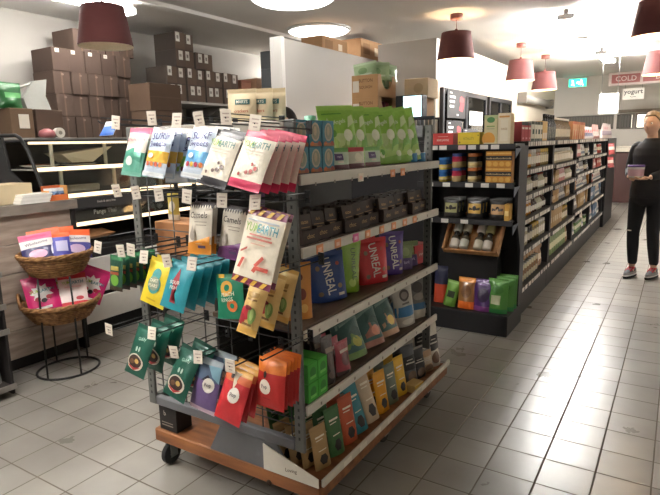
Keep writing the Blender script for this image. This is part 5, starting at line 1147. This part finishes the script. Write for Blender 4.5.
bpy.context.view_layer.update()
for o in COL.objects:
    if o.get('label') == 'magenta bag tilted out at the lower basket\'s right side': o.rotation_euler = (R_(-16), R_(28), -.5)

# stock bench and cartons against the back wall
bn = thing('stock_bench', (4.4, 5.3, 0), 'long grey stock bench holding cartons along the back wall', 'bench')
mb = MB(); mb.box(2.0, 4.74, 1.51, 6.95, 5.83, 1.55, '#77736d', .004); wpart('bench_top', mb, PAINT, bn)
for x in (2.02, 3.5, 5.0, 6.88):
    for y in (4.78, 5.76):
        mb = MB(); mb.box(x, y, 0, x+.05, y+.05, 1.509, '#5b5854'); wpart('leg', mb, PAINT, bn)
mb = MB(); mb.box(2.08, 4.80, .3, 6.5, 4.82, 1.45, '#6b6762'); wpart('front_panel', mb, PAINT, bn)
BR = '#4b3b32'; BR2 = '#63503f'
def ctn(w, h, d, c, lab): return carton(w, h, d, c, lab, b=.004, mat=KRAFT, top='#5d4a3d')
cA = ctn(.178, .22, .36, BR, [('rect', .45, 0, .55, 1, '#604c3f'), ('rect', .0, .985, 1, 1, '#4b3a2e'), ('disc', .55, .86, .08, .05, '#78665a')])
cB = ctn(.178, .22, .36, '#483830', [('rect', .0, .985, 1, 1, '#4b3a2e'), ('rect', .2, .8, .44, .96, '#d8d2c8'), ('rect', .24, .84, .4, .92, '#aaa49a')])
colw = ['leftmost', 'second', 'third', 'fourth', 'rightmost']; rww = ['bottom', 'second', 'third', 'top']
for i in range(5):
    for j in range(4):
        x = 3.44+.185*i; 
        inst('cardboard_box', cB if (j == 3 and i in (1, 2, 3, 0)) else cA, (x+rnd.uniform(-.004, .004), 5.46+rnd.uniform(-.015, .015), 1.551+j*.2205), (0, 0, rnd.uniform(-.03, .03)), 'plain brown carton, %s row, %s column of the back wall stack' % (rww[j], colw[i]), 'box', 'plain brown cartons by the back wall')
for i in range(4):
    inst('cardboard_box', cA, (3.72+.185*i, 5.5, 1.551+4*.2205), (0, 0, 0), 'brown carton of the uppermost layer hidden by the lamp, %s from left' % ORD[i], 'box', 'plain brown cartons by the back wall')
big2 = ctn(.44, .285, .34, '#574334', [('rect', 0, .48, 1, .52, '#604b3c')])
inst('cardboard_box', big2, (4.36, 5.0, 1.551), (0, 0, 0), 'wide brown carton, lower of two in front of the cartons', 'box')
inst('cardboard_box', big2, (4.35, 5.0, 1.838), (0, 0, 0), 'wide brown carton, upper of two in front of the cartons', 'box')
# left cluster on the bench
c = thing('cardboard_box', (2.73, 4.93, 1.551), 'brown carton with white shipping label under the green bag', 'box')
m = MB(); m.box(-.1, -.1, 0, .1, .1, .25, '#66503c', .004); m.build('body', KRAFT, c)
m = MB(); m.box(-.03, -.1015, .08, .06, -.1003, .2, '#d9d2c4'); m.build('shipping_label', CARD, c)
K['gbag'] = pouch(.26, .22, .14, '#1f5a2c', [(.85, 1, '#2a6a38')], [('rect', .3, .4, .9, .6, '#5aa05f')], stand=True, seed=101, mat=FOIL)
inst('green_bag', K['gbag'], (2.68, 4.93, 1.802), (0, 0, .1), 'bright green bag on top of the labelled carton', 'bag')
pb = thing('paper_bag', (2.96, 4.98, 1.802), 'creased pale grey paper bag standing behind the counter', 'bag', -.2)
m = MB(); m.add([(-.1, -.07, 0), (.1, -.07, 0), (.1, .07, 0), (-.1, .07, 0), (-.12, -.05, .1), (.07, -.05, .12), (.07, .05, .12), (-.12, .05, .1), (-.02, -.03, .25), (.10, -.03, .27), (.10, .03, .27), (-.02, .03, .25)],
      [(3, 2, 1, 0), (0, 1, 5, 4), (1, 2, 6, 5), (2, 3, 7, 6), (3, 0, 4, 7), (4, 5, 9, 8), (5, 6, 10, 9), (6, 7, 11, 10), (7, 4, 8, 11)], '#9c9d97')
m.build('bag_body', CARD, pb)
m = MB(); m.tube([(.0, 0, .24), (-.12, .0, .19), (-.24, .0, .2)], .012, 6, '#a9a9a2'); m.build('twisted_corner', CARD, pb)
m = MB(); m.box(-.13, -.12, 0, .13, .1, .25, '#4f3d31', .004); o = m.build('cardboard_box', KRAFT, None, (3.0, 4.98, 1.551)); tag(o, 'dark brown carton under the pale paper bag', 'box')
m = MB(); m.lathe([(.05, 0), (.075, .02), (.06, .06), (.02, .08)], 14, '#a9686a'); o = m.build('fruit_packet', FILM, None, (2.92, 4.80, 1.551)); tag(o, 'reddish packet in front of the pale paper bag', 'packet')
m = MB(); m.tube([(0, -.0, .045), (0, .05, .045)], .045, 18, '#dad5ca', smooth=False); m.tube([(0, -.002, .045), (0, 0.0, .045)], .018, 12, '#8a8478', smooth=False); o = m.build('tape_roll', CARD, None, (3.05, 4.80, 1.551)); tag(o, 'pale tape roll standing beside the reddish packet', 'tape roll')

# wall shelf with labelled cartons
ws = thing('wall_shelf', (5.8, 5.5, 0), 'grey wall shelf of labelled cartons high on the back wall', 'shelf')
mb = MB(); mb.box(4.68, 5.12, 1.955, 7.1, 5.84, 1.985, '#b5b2ac', .003); wpart('board', mb, PAINT, ws)
for x in (4.9, 5.6, 6.5):
    mb = MB(); mb.add([(x, 5.2, 1.954), (x, 5.84, 1.954), (x, 5.84, 1.6), (x+.02, 5.2, 1.954), (x+.02, 5.84, 1.954), (x+.02, 5.84, 1.6)], [(0, 1, 2), (5, 4, 3), (0, 2, 5, 3), (1, 0, 3, 4), (2, 1, 4, 5)], '#8d8a85'); wpart('bracket', mb, PAINT, ws)
wb = [carton(.155, .2, .36, '#65554b', [('rect', .3, .42, .72, .95, '#dcd8d0'), ('rect', .36, .6, .6, .75, '#a09a92')], b=.003, side='#4a423d', mat=KRAFT), carton(.155, .2, .36, '#6c5a4d', [('rect', .1, .45, .5, .98, '#dcd8d0'), ('rect', .2, .6, .4, .8, '#8f8982')], b=.003, side='#4e453e', mat=KRAFT)]
LV = [8, 8, 4, 2]
lvw = ['bottom', 'second', 'third', 'top']
for j in range(4):
    for i in range(LV[j]):
        inst('cardboard_box', wb[(i+j) % 2], (4.78+.16*i+(.16 if j > 1 else 0), 5.36+.02*(i % 2), 1.986+.201*j), (0, 0, 0), 'labelled carton on the wall shelf, %s row, %s from the left' % (lvw[j], ORD[i]), 'box', 'labelled cartons on the wall shelf')
pk = [carton(.2, .36, .25, '#b9826c', [('rect', 0, .9, 1, 1, '#a8705c')], b=.004, mat=KRAFT), carton(.32, .40, .28, '#c9a184', [('disc', .5, .25, .12, .1, '#b98a74'), ('disc', .5, .6, .25, .2, '#d0ab90')], b=.004, mat=KRAFT)]
inst('paper_sack', pk[0], (6.24, 5.40, 1.986), (0, 0, 0), 'dusky pink carton left of the larger pink one on wall shelf', 'box')
inst('paper_sack', pk[1], (6.58, 5.38, 1.986), (0, 0, 0), 'large pale pink carton at the right of the wall shelf', 'box')
K['lime'] = pouch(.16, .16, .05, '#a9d26a', [], [('rect', .1, .4, .9, .6, '#c9e09a')], stand=True, seed=102)
inst('snack_packet', K['lime'], (6.17, 5.19, 1.986), (0, R_(12), 0), 'small lime packet before the pink cartons on wall shelf', 'packet')
cr = MB(); cr.box(-.13, -.18, 0, .13, .18, .235, '#8a9095', .006)
for k in range(3): cr.box(-.11+.078*k, -.1815, .05, -.05+.078*k, -.18, .18, '#6b7176')
cr.box(-.05, -.183, .17, .05, -.1815, .21, '#c9cdd0')
cr = cr.mesh('crate', PAINT)
for j in range(5): inst('plastic_crate', cr, (6.52, 4.95, 1.551+.2365*j), (0, 0, rnd.uniform(-.03, .03)), 'blue-grey crate beside the partition edge, %s' % ['lowest of the stack', 'second from below', 'third from below', 'fourth from below', 'topmost of the stack'][j], 'crate', 'stacked blue-grey crates')
# cartons on the cold-room roof
for i, (x, w, h) in enumerate(((6.0, .58, .19), (6.95, .62, .27))):
    me = carton(w, h, .3, '#a5805c', [('rect', .1, .3, .4, .8, '#8c6a49'), ('rect', .62, .3, .78, .7, '#d3c6b0')], b=.004, mat=KRAFT)
    inst('cardboard_box', me, (x, 3.80, 2.521 if i else 2.501), (0, 0, 0), 'tan carton on top of the partition roof, %s' % ['nearer one', 'farther one'][i], 'box')

# second shelving run with cartons, monitor and file rack on top
s2 = thing('rear_shelving', (5.5, 2.2, 0), 'dark shelving run behind the end unit carrying cartons and a monitor', 'shelving')
mb = MB(); mb.box(4.52, 1.80, 0, 6.6, 2.655, 1.43, '#232327', .004); wpart('carcass', mb, PAINT, s2)
mb = MB(); mb.box(4.50, 1.79, 1.431, 6.62, 2.66, 1.45, '#2f2f33', .003); wpart('top_board', mb, PAINT, s2)
def fruit_carton(z, lab, green):
    t = thing('cardboard_box', (4.79, 2.495, z), lab, 'box', 0, 'cartons with arched openings')
    w, d, h, b_ = .185, .135, .2, .006
    m = MB(); m.box(-w, -d, 0, w, d, b_, '#b0895f'); m.box(-w, -d, b_, -w+b_, d, h, '#b28b61'); m.box(w-b_, -d, b_, w, d, h, '#b28b61'); m.box(-w+b_, d-b_, b_, w-b_, d, h, '#b28b61')
    # front wall (-Y) with an arched opening
    N_ = 12; top = [(-w, h), (-.12, h)]+[(-.12*math.cos(PI*i/N_), h-.125*math.sin(PI*i/N_)) for i in range(1, N_)]+[(.12, h), (w, h)]
    P = [(x, -d, zz) for x, zz in top]+[(x, -d, 0) for x, zz in top]; n = len(top)
    m.add(P, [(i+n, i+1+n, i+1, i) for i in range(n-1)], '#b9926a'); m.add([(x, -d+b_, zz) for x, _, zz in P], [(i, i+1, i+1+n, i+n) for i in range(n-1)], '#a57e55')
    e = -w-.0008
    m.poly([(e, .125, .05), (e, .06, .05), (e, .06, .15), (e, .125, .15)][::1], '#d6d0c4'); 
    m.text('BUTTON', .03, '#6a4a2e', lambda x, y: (e, -.01-x, .15+y), .14); m.text('SQUASH', .03, '#6a4a2e', lambda x, y: (e, -.01-x, .09+y), .14)
    m.build('carton_body', KRAFT, t)
    q = MB(); q.box(-w+.01, -d+.012, .007, w-.01, d-.01, .1, '#6a2f34' if not green else '#5f7a4a', .02); 
    for i in range(4): q.lathe([(.02, 0), (.045, .03), (.04, .07), (.015, .085)], 10, ['#8a3a44', '#b9a08a', '#7a2f3a', '#a34a50'][i] if not green else ['#8fae7a', '#a5b98a', '#6f8f5a', '#b5c4a0'][i], (-.12+.08*i, -.05, .09))
    q.build('contents', FILM, t)
for j, (z, lab) in enumerate(((1.451, 'lowest tan carton with arched opening under the green packets'), (1.652, 'middle tan carton with arched opening showing red packets'), (1.853, 'topmost tan carton with arched opening under loose green packets'))): fruit_carton(z, lab, j == 2)
K['leaf'] = pouch(.22, .16, .06, '#9fb98f', [(.85, 1, '#b5c9a5')], [('disc', .4, .5, .2, .2, '#7f9f6f'), ('rect', .3, .2, .8, .3, '#c9d6bd')], stand=True, seed=103, mat=FOIL)
for i, (x, y, rz, rx) in enumerate(((4.68, 2.52, -1.3, -12), (4.80, 2.46, -.9, 6), (4.90, 2.40, -.4, -10))):
    inst('salad_packet', K['leaf'], (x, y, 2.02), (R_(rx), R_(8*(i-1)), rz), 'pale green packet on the arched cartons, %s' % ['left one', 'middle one', 'right one'][i], 'packet', 'pale green packets')
lw = ctn(.22, .4, .26, '#a9865f', [])
inst('cardboard_box', lw, (5.15, 2.2, 1.451), (0, 0, -PI/2), 'tall tan carton standing behind the monitor', 'box')
lw = ctn(.24, .18, .26, '#cdb592', [('disc', .6, .5, .2, .25, '#b9a07c')])
inst('cardboard_box', lw, (5.15, 2.17, 1.852), (0, 0, -PI/2), 'small pale carton stacked right of the green packets', 'box')
mo = thing('monitor', (4.82, 2.12, 1.451), 'black monitor with glowing blue-white screen beside the tan cartons', 'monitor')
m = MB(); m.box(-.06, -.1, 0, .06, .1, .012, '#1b1d20', .003); m.box(-.012, -.03, .0125, .012, .03, .2, '#1b1d20'); m.build('foot', PAINT, mo)
m = MB(); m.box(-.06, -.125, .2, .05, .14, .41, '#1d2327', .006); m.build('casing', PAINT, mo)
m = MB(); m.box(-.0615, -.115, .21, -.0605, .06, .40, '#ffffff'); m.build('screen', emit_mat('lit_screen', '#bfe6f2', 1.6), mo)
fr = thing('file_rack', (4.66, 1.95, 1.451), 'black rack of upright white cards on the rear shelving', 'rack')
m = MB(); m.box(-.06, -.135, 0, .06, .135, .01, '#17181a'); m.box(-.06, -.135, .0101, -.052, .135, .05, '#17181a'); m.box(.052, -.135, .0101, .06, .135, .2, '#17181a')
m.box(-.06, -.135, .0501, -.055, .135, .06, '#17181a'); m.box(-.06, -.135, .19, -.05, .135, .21, '#1f2b33', .003)
for k in range(8): m.box(-.058, -.133+.0375*k, .0601, -.053, -.125+.0375*k, .19, '#17181a')
m.build('frame', PAINT, fr)
for k in range(7):
    q = MB(); q.box(-.045, -.122+.0375*k, .0105, .045, -.105+.0375*k, .18, ['#cfcac0', '#b5a58f', '#d8d5cd', '#8a8f96'][k % 4]); q.build('card', CARD, fr)
rb = carton(.06, .09, .05, '#b5343a', [('rect', .1, .5, .9, .8, '#d9a8a0')]); inst('carton_box', rb, (4.56, 2.12, 1.451), (0, 0, -PI/2), 'small red box at the foot of the monitor', 'box')
# ------------------------------------------------------------------ people
def skin_geo(verts, edges, rad, root=0, sub=2):
    me = bpy.data.meshes.new('sk'); me.from_pydata([tuple(v) for v in verts], edges, []); me.update()
    ob = bpy.data.objects.new('sk', me); COL.objects.link(ob)
    md = ob.modifiers.new('Skin', 'SKIN'); md.use_smooth_shade = True
    sv = me.skin_vertices[0].data
    for i, r in enumerate(rad): sv[i].radius = r if isinstance(r, tuple) else (r, r); sv[i].use_root = (i == root)
    s = ob.modifiers.new('Sub', 'SUBSURF'); s.levels = sub; s.render_levels = sub
    dg = bpy.context.evaluated_depsgraph_get(); ev = ob.evaluated_get(dg); m2 = ev.to_mesh()
    vs = [tuple(v.co) for v in m2.vertices]; fs = [tuple(p.vertices) for p in m2.polygons]
    ev.to_mesh_clear(); bpy.data.objects.remove(ob); bpy.data.meshes.remove(me)
    return vs, fs
def head_geo(c, s=1.):
    P = []; F = []; n, m = 32, 24
    for j in range(m+1):
        th = PI*j/m
        for i in range(n):
            ph = 2*PI*i/n; x, y, z = math.sin(th)*math.cos(ph), math.sin(th)*math.sin(ph), math.cos(th)
            fr = clamp(-y); X, Y, Z_ = .074*x, .094*y, .115*z
            if z < -.1: X *= 1-.30*(-z-.1); Y *= 1-.12*(-z-.1)
            if y > 0 and z < -.3: Y *= 1-.35*(-z-.3)
            g = lambda x0, z0, sx, sz: math.exp(-((X-x0)/sx)**2-((Z_-z0)/sz)**2)*(1 if y < 0 else 0)
            Y -= .024*g(0, -.022, .012, .016)+.012*g(0, .0, .009, .02)+.007*g(0, -.058, .022, .008)+.010*g(0, -.092, .024, .016)+.004*g(0, .03, .045, .012)
            Y += .009*(g(.03, .008, .014, .011)+g(-.03, .008, .014, .011))+.004*g(0, -.047, .02, .005)
            P.append((c[0]+X*s, c[1]+Y*s, c[2]+Z_*s))
    for j in range(m):
        for i in range(n): F.append((j*n+i, (j+1)*n+i, (j+1)*n+(i+1) % n, j*n+(i+1) % n))
    for sx in (-1, 1):   # ears
        o = len(P)
        for j in range(7):
            for i in range(8):
                a = 2*PI*i/8; t = PI*j/6
                P.append((c[0]+sx*(.072+.010*math.sin(t)*math.cos(a))*s, c[1]+(.012+.018*math.sin(t)*math.sin(a))*s, c[2]+(-.008+.03*math.cos(t))*s))
        for j in range(6):
            for i in range(8): F.append((o+j*8+i, o+(j+1)*8+i, o+(j+1)*8+(i+1) % 8, o+j*8+(i+1) % 8))
    return P, F
def fingers(wr, dirv, up, side, s=1.):
    """palm and five bent fingers from the wrist; dirv = along the hand, side = towards the thumb, up = back of the hand"""
    d, u, t = Vector(dirv).normalized(), Vector(up).normalized(), Vector(side).normalized(); wr = Vector(wr)
    vs = [wr, wr+d*.04, wr+d*.085]; es = [(0, 1), (1, 2)]; rd = [(.026, .02), (.036, .016), (.038, .014)]
    parts = [skin_geo(vs, es, rd, 0, 2)]
    for k, (off, ln) in enumerate(((.027, .072), (.009, .08), (-.009, .075), (-.026, .058))):
        b = wr+d*.08+t*off
        c1 = b+d*ln*.4; c2 = c1+(d*.75-u*.65)*ln*.35; c3 = c2+(d*.35-u*.9)*ln*.3
        parts.append(skin_geo([b-d*.02, b, c1, c2, c3], [(0, 1), (1, 2), (2, 3), (3, 4)], [.010, .0095, .009, .008, .007], 0, 1))
    b = wr+d*.025+t*.03; c1 = b+(t*.7+d*.6-u*.2)*.035; c2 = c1+(d*.8+t*.2-u*.5)*.03; c3 = c2+(d*.8-u*.5)*.02
    parts.append(skin_geo([b-t*.015, b, c1, c2, c3], [(0, 1), (1, 2), (2, 3), (3, 4)], [.012, .012, .0105, .0095, .008], 0, 1))
    return parts
def join_obj(name, geos, mat, col, parent, voxel=None):
    mb = MB()
    for vs, fs in geos: mb.add(vs, fs, col, True)
    o = mb.build(name, mat, parent)
    if voxel:
        md = o.modifiers.new('Remesh', 'REMESH'); md.mode = 'VOXEL'; md.voxel_size = voxel; md.use_smooth_shade = True
        dg = bpy.context.evaluated_depsgraph_get(); ev = o.evaluated_get(dg); me = bpy.data.meshes.new_from_object(ev)
        o.modifiers.clear(); o.data = me
        if 'Col' in me.color_attributes: me.color_attributes.remove(me.color_attributes['Col'])
        at = me.color_attributes.new('Col', 'FLOAT_COLOR', 'POINT'); l = lin(col)
        at.data.foreach_set('color', [*l, 1.]*len(me.vertices))
        me.polygons.foreach_set('use_smooth', [True]*len(me.polygons))
        me.materials.clear(); me.materials.append(mat)
    return o
def build_person(loc, rz, label, hair, jacket, legs, shoes, lean=0., hold=True, ht=1.):
    t = thing('person', loc, label, 'person', rz)
    if ht != 1: t.scale = (ht, ht, ht)
    fr, fl = (-.085, -.055), (.085, .05)
    J = dict(pel=(0, 0, .92), sp=(0, .01, 1.06), ch=(0, .0, 1.24), nb=(0, .015, 1.385), nk=(0, .0, 1.45), hb=(0, -.012, 1.52),
             shR=(-.15, .01, 1.355), elR=(-.205, .02, 1.10), wrR=(-.10, -.20, 1.055), shL=(.15, .01, 1.355), elL=(.205, .0, 1.10), wrL=(.09, -.21, 1.05),
             hiR=(-.085, 0, .87), knR=(-.088, -.055, .48), anR=(fr[0], fr[1]+.03, .095), hiL=(.085, 0, .87), knL=(.09, -.02, .48), anL=(fl[0], fl[1]+.03, .095))
    if not hold:
        J.update(wrR=(-.19, -.10, .87), wrL=(.2, -.08, .87))
    ks = list(J); V = [J[k] for k in ks]; ix = {k: i for i, k in enumerate(ks)}
    E_ = [(ix[a], ix[b]) for a, b in (('pel', 'sp'), ('sp', 'ch'), ('ch', 'nb'), ('nb', 'nk'), ('nk', 'hb'), ('ch', 'shR'), ('shR', 'elR'), ('elR', 'wrR'), ('ch', 'shL'), ('shL', 'elL'), ('elL', 'wrL'), ('pel', 'hiR'), ('hiR', 'knR'), ('knR', 'anR'), ('pel', 'hiL'), ('hiL', 'knL'), ('knL', 'anL'))]
    rr = dict(pel=(.135, .10), sp=(.115, .088), ch=(.135, .098), nb=(.062, .058), nk=.05, hb=.05, shR=.055, elR=.04, wrR=.026, shL=.055, elL=.04, wrL=.026, hiR=.083, knR=.055, anR=.036, hiL=.083, knL=.055, anL=.036)
    geos = [skin_geo(V, E_, [rr[k] for k in ks])]
    hc = (0, -.03, 1.565); geos.append(head_geo(hc))
    if hold:
        geos += fingers(J['wrR'], (.55, -.8, 0), (-.75, -.45, .3), (0, -.1, 1)); geos += fingers(J['wrL'], (-.5, -.85, -.1), (.4, -.2, -.9), (.8, -.5, 0))
    else:
        geos += fingers(J['wrR'], (.1, -.2, -1), (-1, 0, 0), (0, -1, 0)); geos += fingers(J['wrL'], (-.1, -.2, -1), (1, 0, 0), (0, -1, 0))
    for f, s in ((J['anR'], 1), (J['anL'], 1)):
        geos.append(skin_geo([f, (f[0], f[1]-.03, .05), (f[0], f[1]-.12, .035)], [(0, 1), (1, 2)], [.034, .034, .026]))
    join_obj('body', geos, SKIN, '#d3a98f', t, .0065)
    # clothes
    def torso(rings, n=28):
        P = [(rx*math.cos(2*PI*i/n), cy+ry*math.sin(2*PI*i/n), z) for z, rx, ry, cy in rings for i in range(n)]
        F = [(j*n+i, j*n+(i+1) % n, (j+1)*n+(i+1) % n, (j+1)*n+i) for j in range(len(rings)-1) for i in range(n)]
        return P, F+[tuple(range(n))[::-1], tuple((len(rings)-1)*n+i for i in range(n))]
    def arm(a, b, c):
        a, b, c = Vector(J[a]), Vector(J[b]), Vector(J[c]); c = c.lerp(b, .06)
        return skin_geo([a.lerp(Vector((0, .01, 1.34)), .45), a, a.lerp(b, .5), b, b.lerp(c, .5), c], [(0, 1), (1, 2), (2, 3), (3, 4), (4, 5)], [.066, .064, .058, .052, .047, .041])
    tr_ = torso([(.835, .168, .128, 0), (.84, .172, .131, 0), (.92, .172, .13, 0), (1.05, .152, .117, .008), (1.16, .158, .12, .003), (1.26, .172, .122, .003), (1.33, .168, .11, .008), (1.375, .13, .092, .012), (1.405, .085, .075, .012), (1.43, .066, .066, .008)])
    join_obj('jacket', [tr_, arm('shR', 'elR', 'wrR'), arm('shL', 'elL', 'wrL')], CLOTH, jacket, t, .009)
    def leg(h, k, a):
        h, k, a = Vector(J[h]), Vector(J[k]), Vector(J[a]); a.z = .12
        return skin_geo([h, h.lerp(k, .5), k, k.lerp(a, .4), a], [(0, 1), (1, 2), (2, 3), (3, 4)], [.098, .082, .064, .062, .046])
    join_obj('leggings', [torso([(.76, .13, .10, 0), (.80, .162, .118, 0), (.88, .166, .124, 0), (.95, .155, .118, 0)]), leg('hiR', 'knR', 'anR'), leg('hiL', 'knL', 'anL')], CLOTH, legs, t, .009)
    m = MB(); k_ = J['knR']; m.lathe([(.001, -.006), (.02, -.004), (.024, 0), (.02, .004), (.001, .006)], 10, '#c9b8a8'); m.xf(Matrix.Translation((k_[0]-.01, k_[1]-.066, .50)) @ Matrix.Scale(.35, 4, (0, 1, 0))); m.build('knee_tear', SKIN, t)
    for (fx_, fy_) in (fr, fl):
        m = MB(); n = 20
        out = [(.036*math.cos(a)*(1+.12*(-math.sin(a))), -.045+.135*math.sin(a)) for a in [2*PI*i/n for i in range(n)]]
        lv = [(.0, .96, '#26262a'), (.022, 1.0, '#26262a'), (.0225, 1.0, '#d5d3d0'), (.034, .97, '#8d8c8e'), (.058, .86, '#77767a')]
        P = []; F = []; C = []
        for z, s, c in lv: P += [(x*s, (y+.045)*s-.045, z+(.018*clamp((y+.0)/.08) if z > .04 else 0)) for x, y in out]
        for j in range(len(lv)-1):
            for i in range(n): F.append((j*n+i, j*n+(i+1) % n, (j+1)*n+(i+1) % n, (j+1)*n+i)); C.append(lv[j][2])
        F.append(tuple(range(n))[::-1]); C.append('#26262a')
        m.add(P, F, C, True); m.add([(x*.86, (y+.045)*.86-.045, .058+.018*clamp(y/.08)) for x, y in out]+[(x*.6, (y-.0)*.42+.01, .098) for x, y in out], [(i, (i+1) % n, n+(i+1) % n, n+i) for i in range(n)]+[tuple(range(n, 2*n))], shoes, True)
        sh = m.build('shoe', CLOTH, t, (fx_, fy_+.045, .001))
        q = MB()
        for k in range(4): q.tube([(-.028, -.085+.022*k, .058+.009*k), (0, -.088+.022*k, .072+.009*k), (.028, -.085+.022*k, .058+.009*k)], .009, 6, '#c8404a')
        q.tube([(0, -.02, .1), (.02, -.05, .098), (.028, -.03, .085)], .004, 6, '#c8404a'); q.xf(Matrix.Translation((0, 0, .012))).build('laces', CLOTH, sh)
    # hair
    P = []; F = []; n, mm = 32, 16
    for j in range(mm+1):
        for i in range(n):
            ph = 2*PI*i/n; back = math.sin(ph)
            lim = .92+1.3*clamp(.5+.75*back, 0, 1)
            th = lim*j/mm; x, y, z = math.sin(th)*math.cos(ph), math.sin(th)*back, math.cos(th)
            w = 1+.02*math.sin(9*ph+3*th)
            P.append((hc[0]+.083*x*w, hc[1]+.006+.104*y*w, hc[2]+.008+.123*z*w))
    for j in range(mm):
        for i in range(n): F.append((j*n+i, (j+1)*n+i, (j+1)*n+(i+1) % n, j*n+(i+1) % n))
    o2 = len(P); P += [(hc[0]+(p[0]-hc[0])*.9, hc[1]+(p[1]-hc[1])*.9, hc[2]+(p[2]-hc[2])*.9) for p in P[:]]
    F += [tuple(o2+k for k in f[::-1]) for f in F[:]]
    for i in range(n): a = mm*n+i; b = mm*n+(i+1) % n; F.append((a, o2+a, o2+b, b))
    tail = skin_geo([(0, .06, 1.60), (0, .115, 1.585), (0.0, .135, 1.52), (.01, .125, 1.43), (.02, .115, 1.36)], [(0, 1), (1, 2), (2, 3), (3, 4)], [.03, .026, .034, .03, .012], 0, 2)
    join_obj('hair', [(P, F), tail], CLOTH, hair, t)
    for sx in (-1, 1):
        m = MB(); m.lathe([(.002, -.011), (.008, -.008), (.011, 0), (.008, .008), (.002, .011)], 12, '#e4dfd8', (sx*.03, -.106, 1.573)); m.lathe([(.001, -.0045), (.0045, 0), (.001, .0045)], 10, '#3a2a22', (sx*.03, -.1165, 1.573)); m.build('eye', GLOSS, t)
    return t
cust = build_person((6.47, .25, 0), R_(-112), 'woman in black jacket and torn black leggings browsing the aisle, holding a tub', '#84715a', '#1b1b1f', '#1c1c20', '#5f5e62')
# what she holds
M = Matrix.Translation((6.47, .25, 0)) @ Matrix.Rotation(R_(-112), 4, 'Z')
hp = M @ Vector((-.01, -.262, 1.05))
tb = thing('yogurt_tub', hp, 'white tub with pink label and purple lid in the woman\'s hands', 'tub', R_(-112))
m = MB(); m.lathe([(.062, 0, '#ddd6d2'), (.07, .02, '#c9a3ae'), (.075, .085, '#ddd6d2'), (.077, .105)], 24, '#ddd6d2'); m.build('tub_body', GLOSS, tb)
m = MB(); m.lathe([(.079, .1055), (.08, .108), (.08, .124), (.074, .127)], 24, '#57407f'); m.build('lid', GLOSS, tb)
build_person((3.10, 2.28, 0), R_(-95), 'dark-haired person behind the stand, only the crown showing over the cream bags', '#2a211d', '#a8483f', '#26262b', '#444448', hold=False, ht=1.0)

# ------------------------------------------------------------------ camera and world
cam = bpy.data.cameras.new('camera'); co = bpy.data.objects.new('camera', cam); COL.objects.link(co)
cam.sensor_width = 36; cam.sensor_fit = 'HORIZONTAL'; cam.lens = FPX/660*36; cam.clip_start = .05; cam.clip_end = 60
Mx = Matrix((CR, CU, -FWD)).transposed().to_4x4(); Mx.translation = CP
co.matrix_world = Mx; SC.camera = co
w = bpy.data.worlds.new('world'); SC.world = w; w.use_nodes = True
w.node_tree.nodes['Background'].inputs[0].default_value = (.5, .52, .55, 1); w.node_tree.nodes['Background'].inputs[1].default_value = .3
SC.view_settings.view_transform = 'Standard'; SC.view_settings.look = 'None'; SC.view_settings.gamma = 1
SC.view_settings.use_curve_mapping = False; SC.view_settings.exposure = 1.38
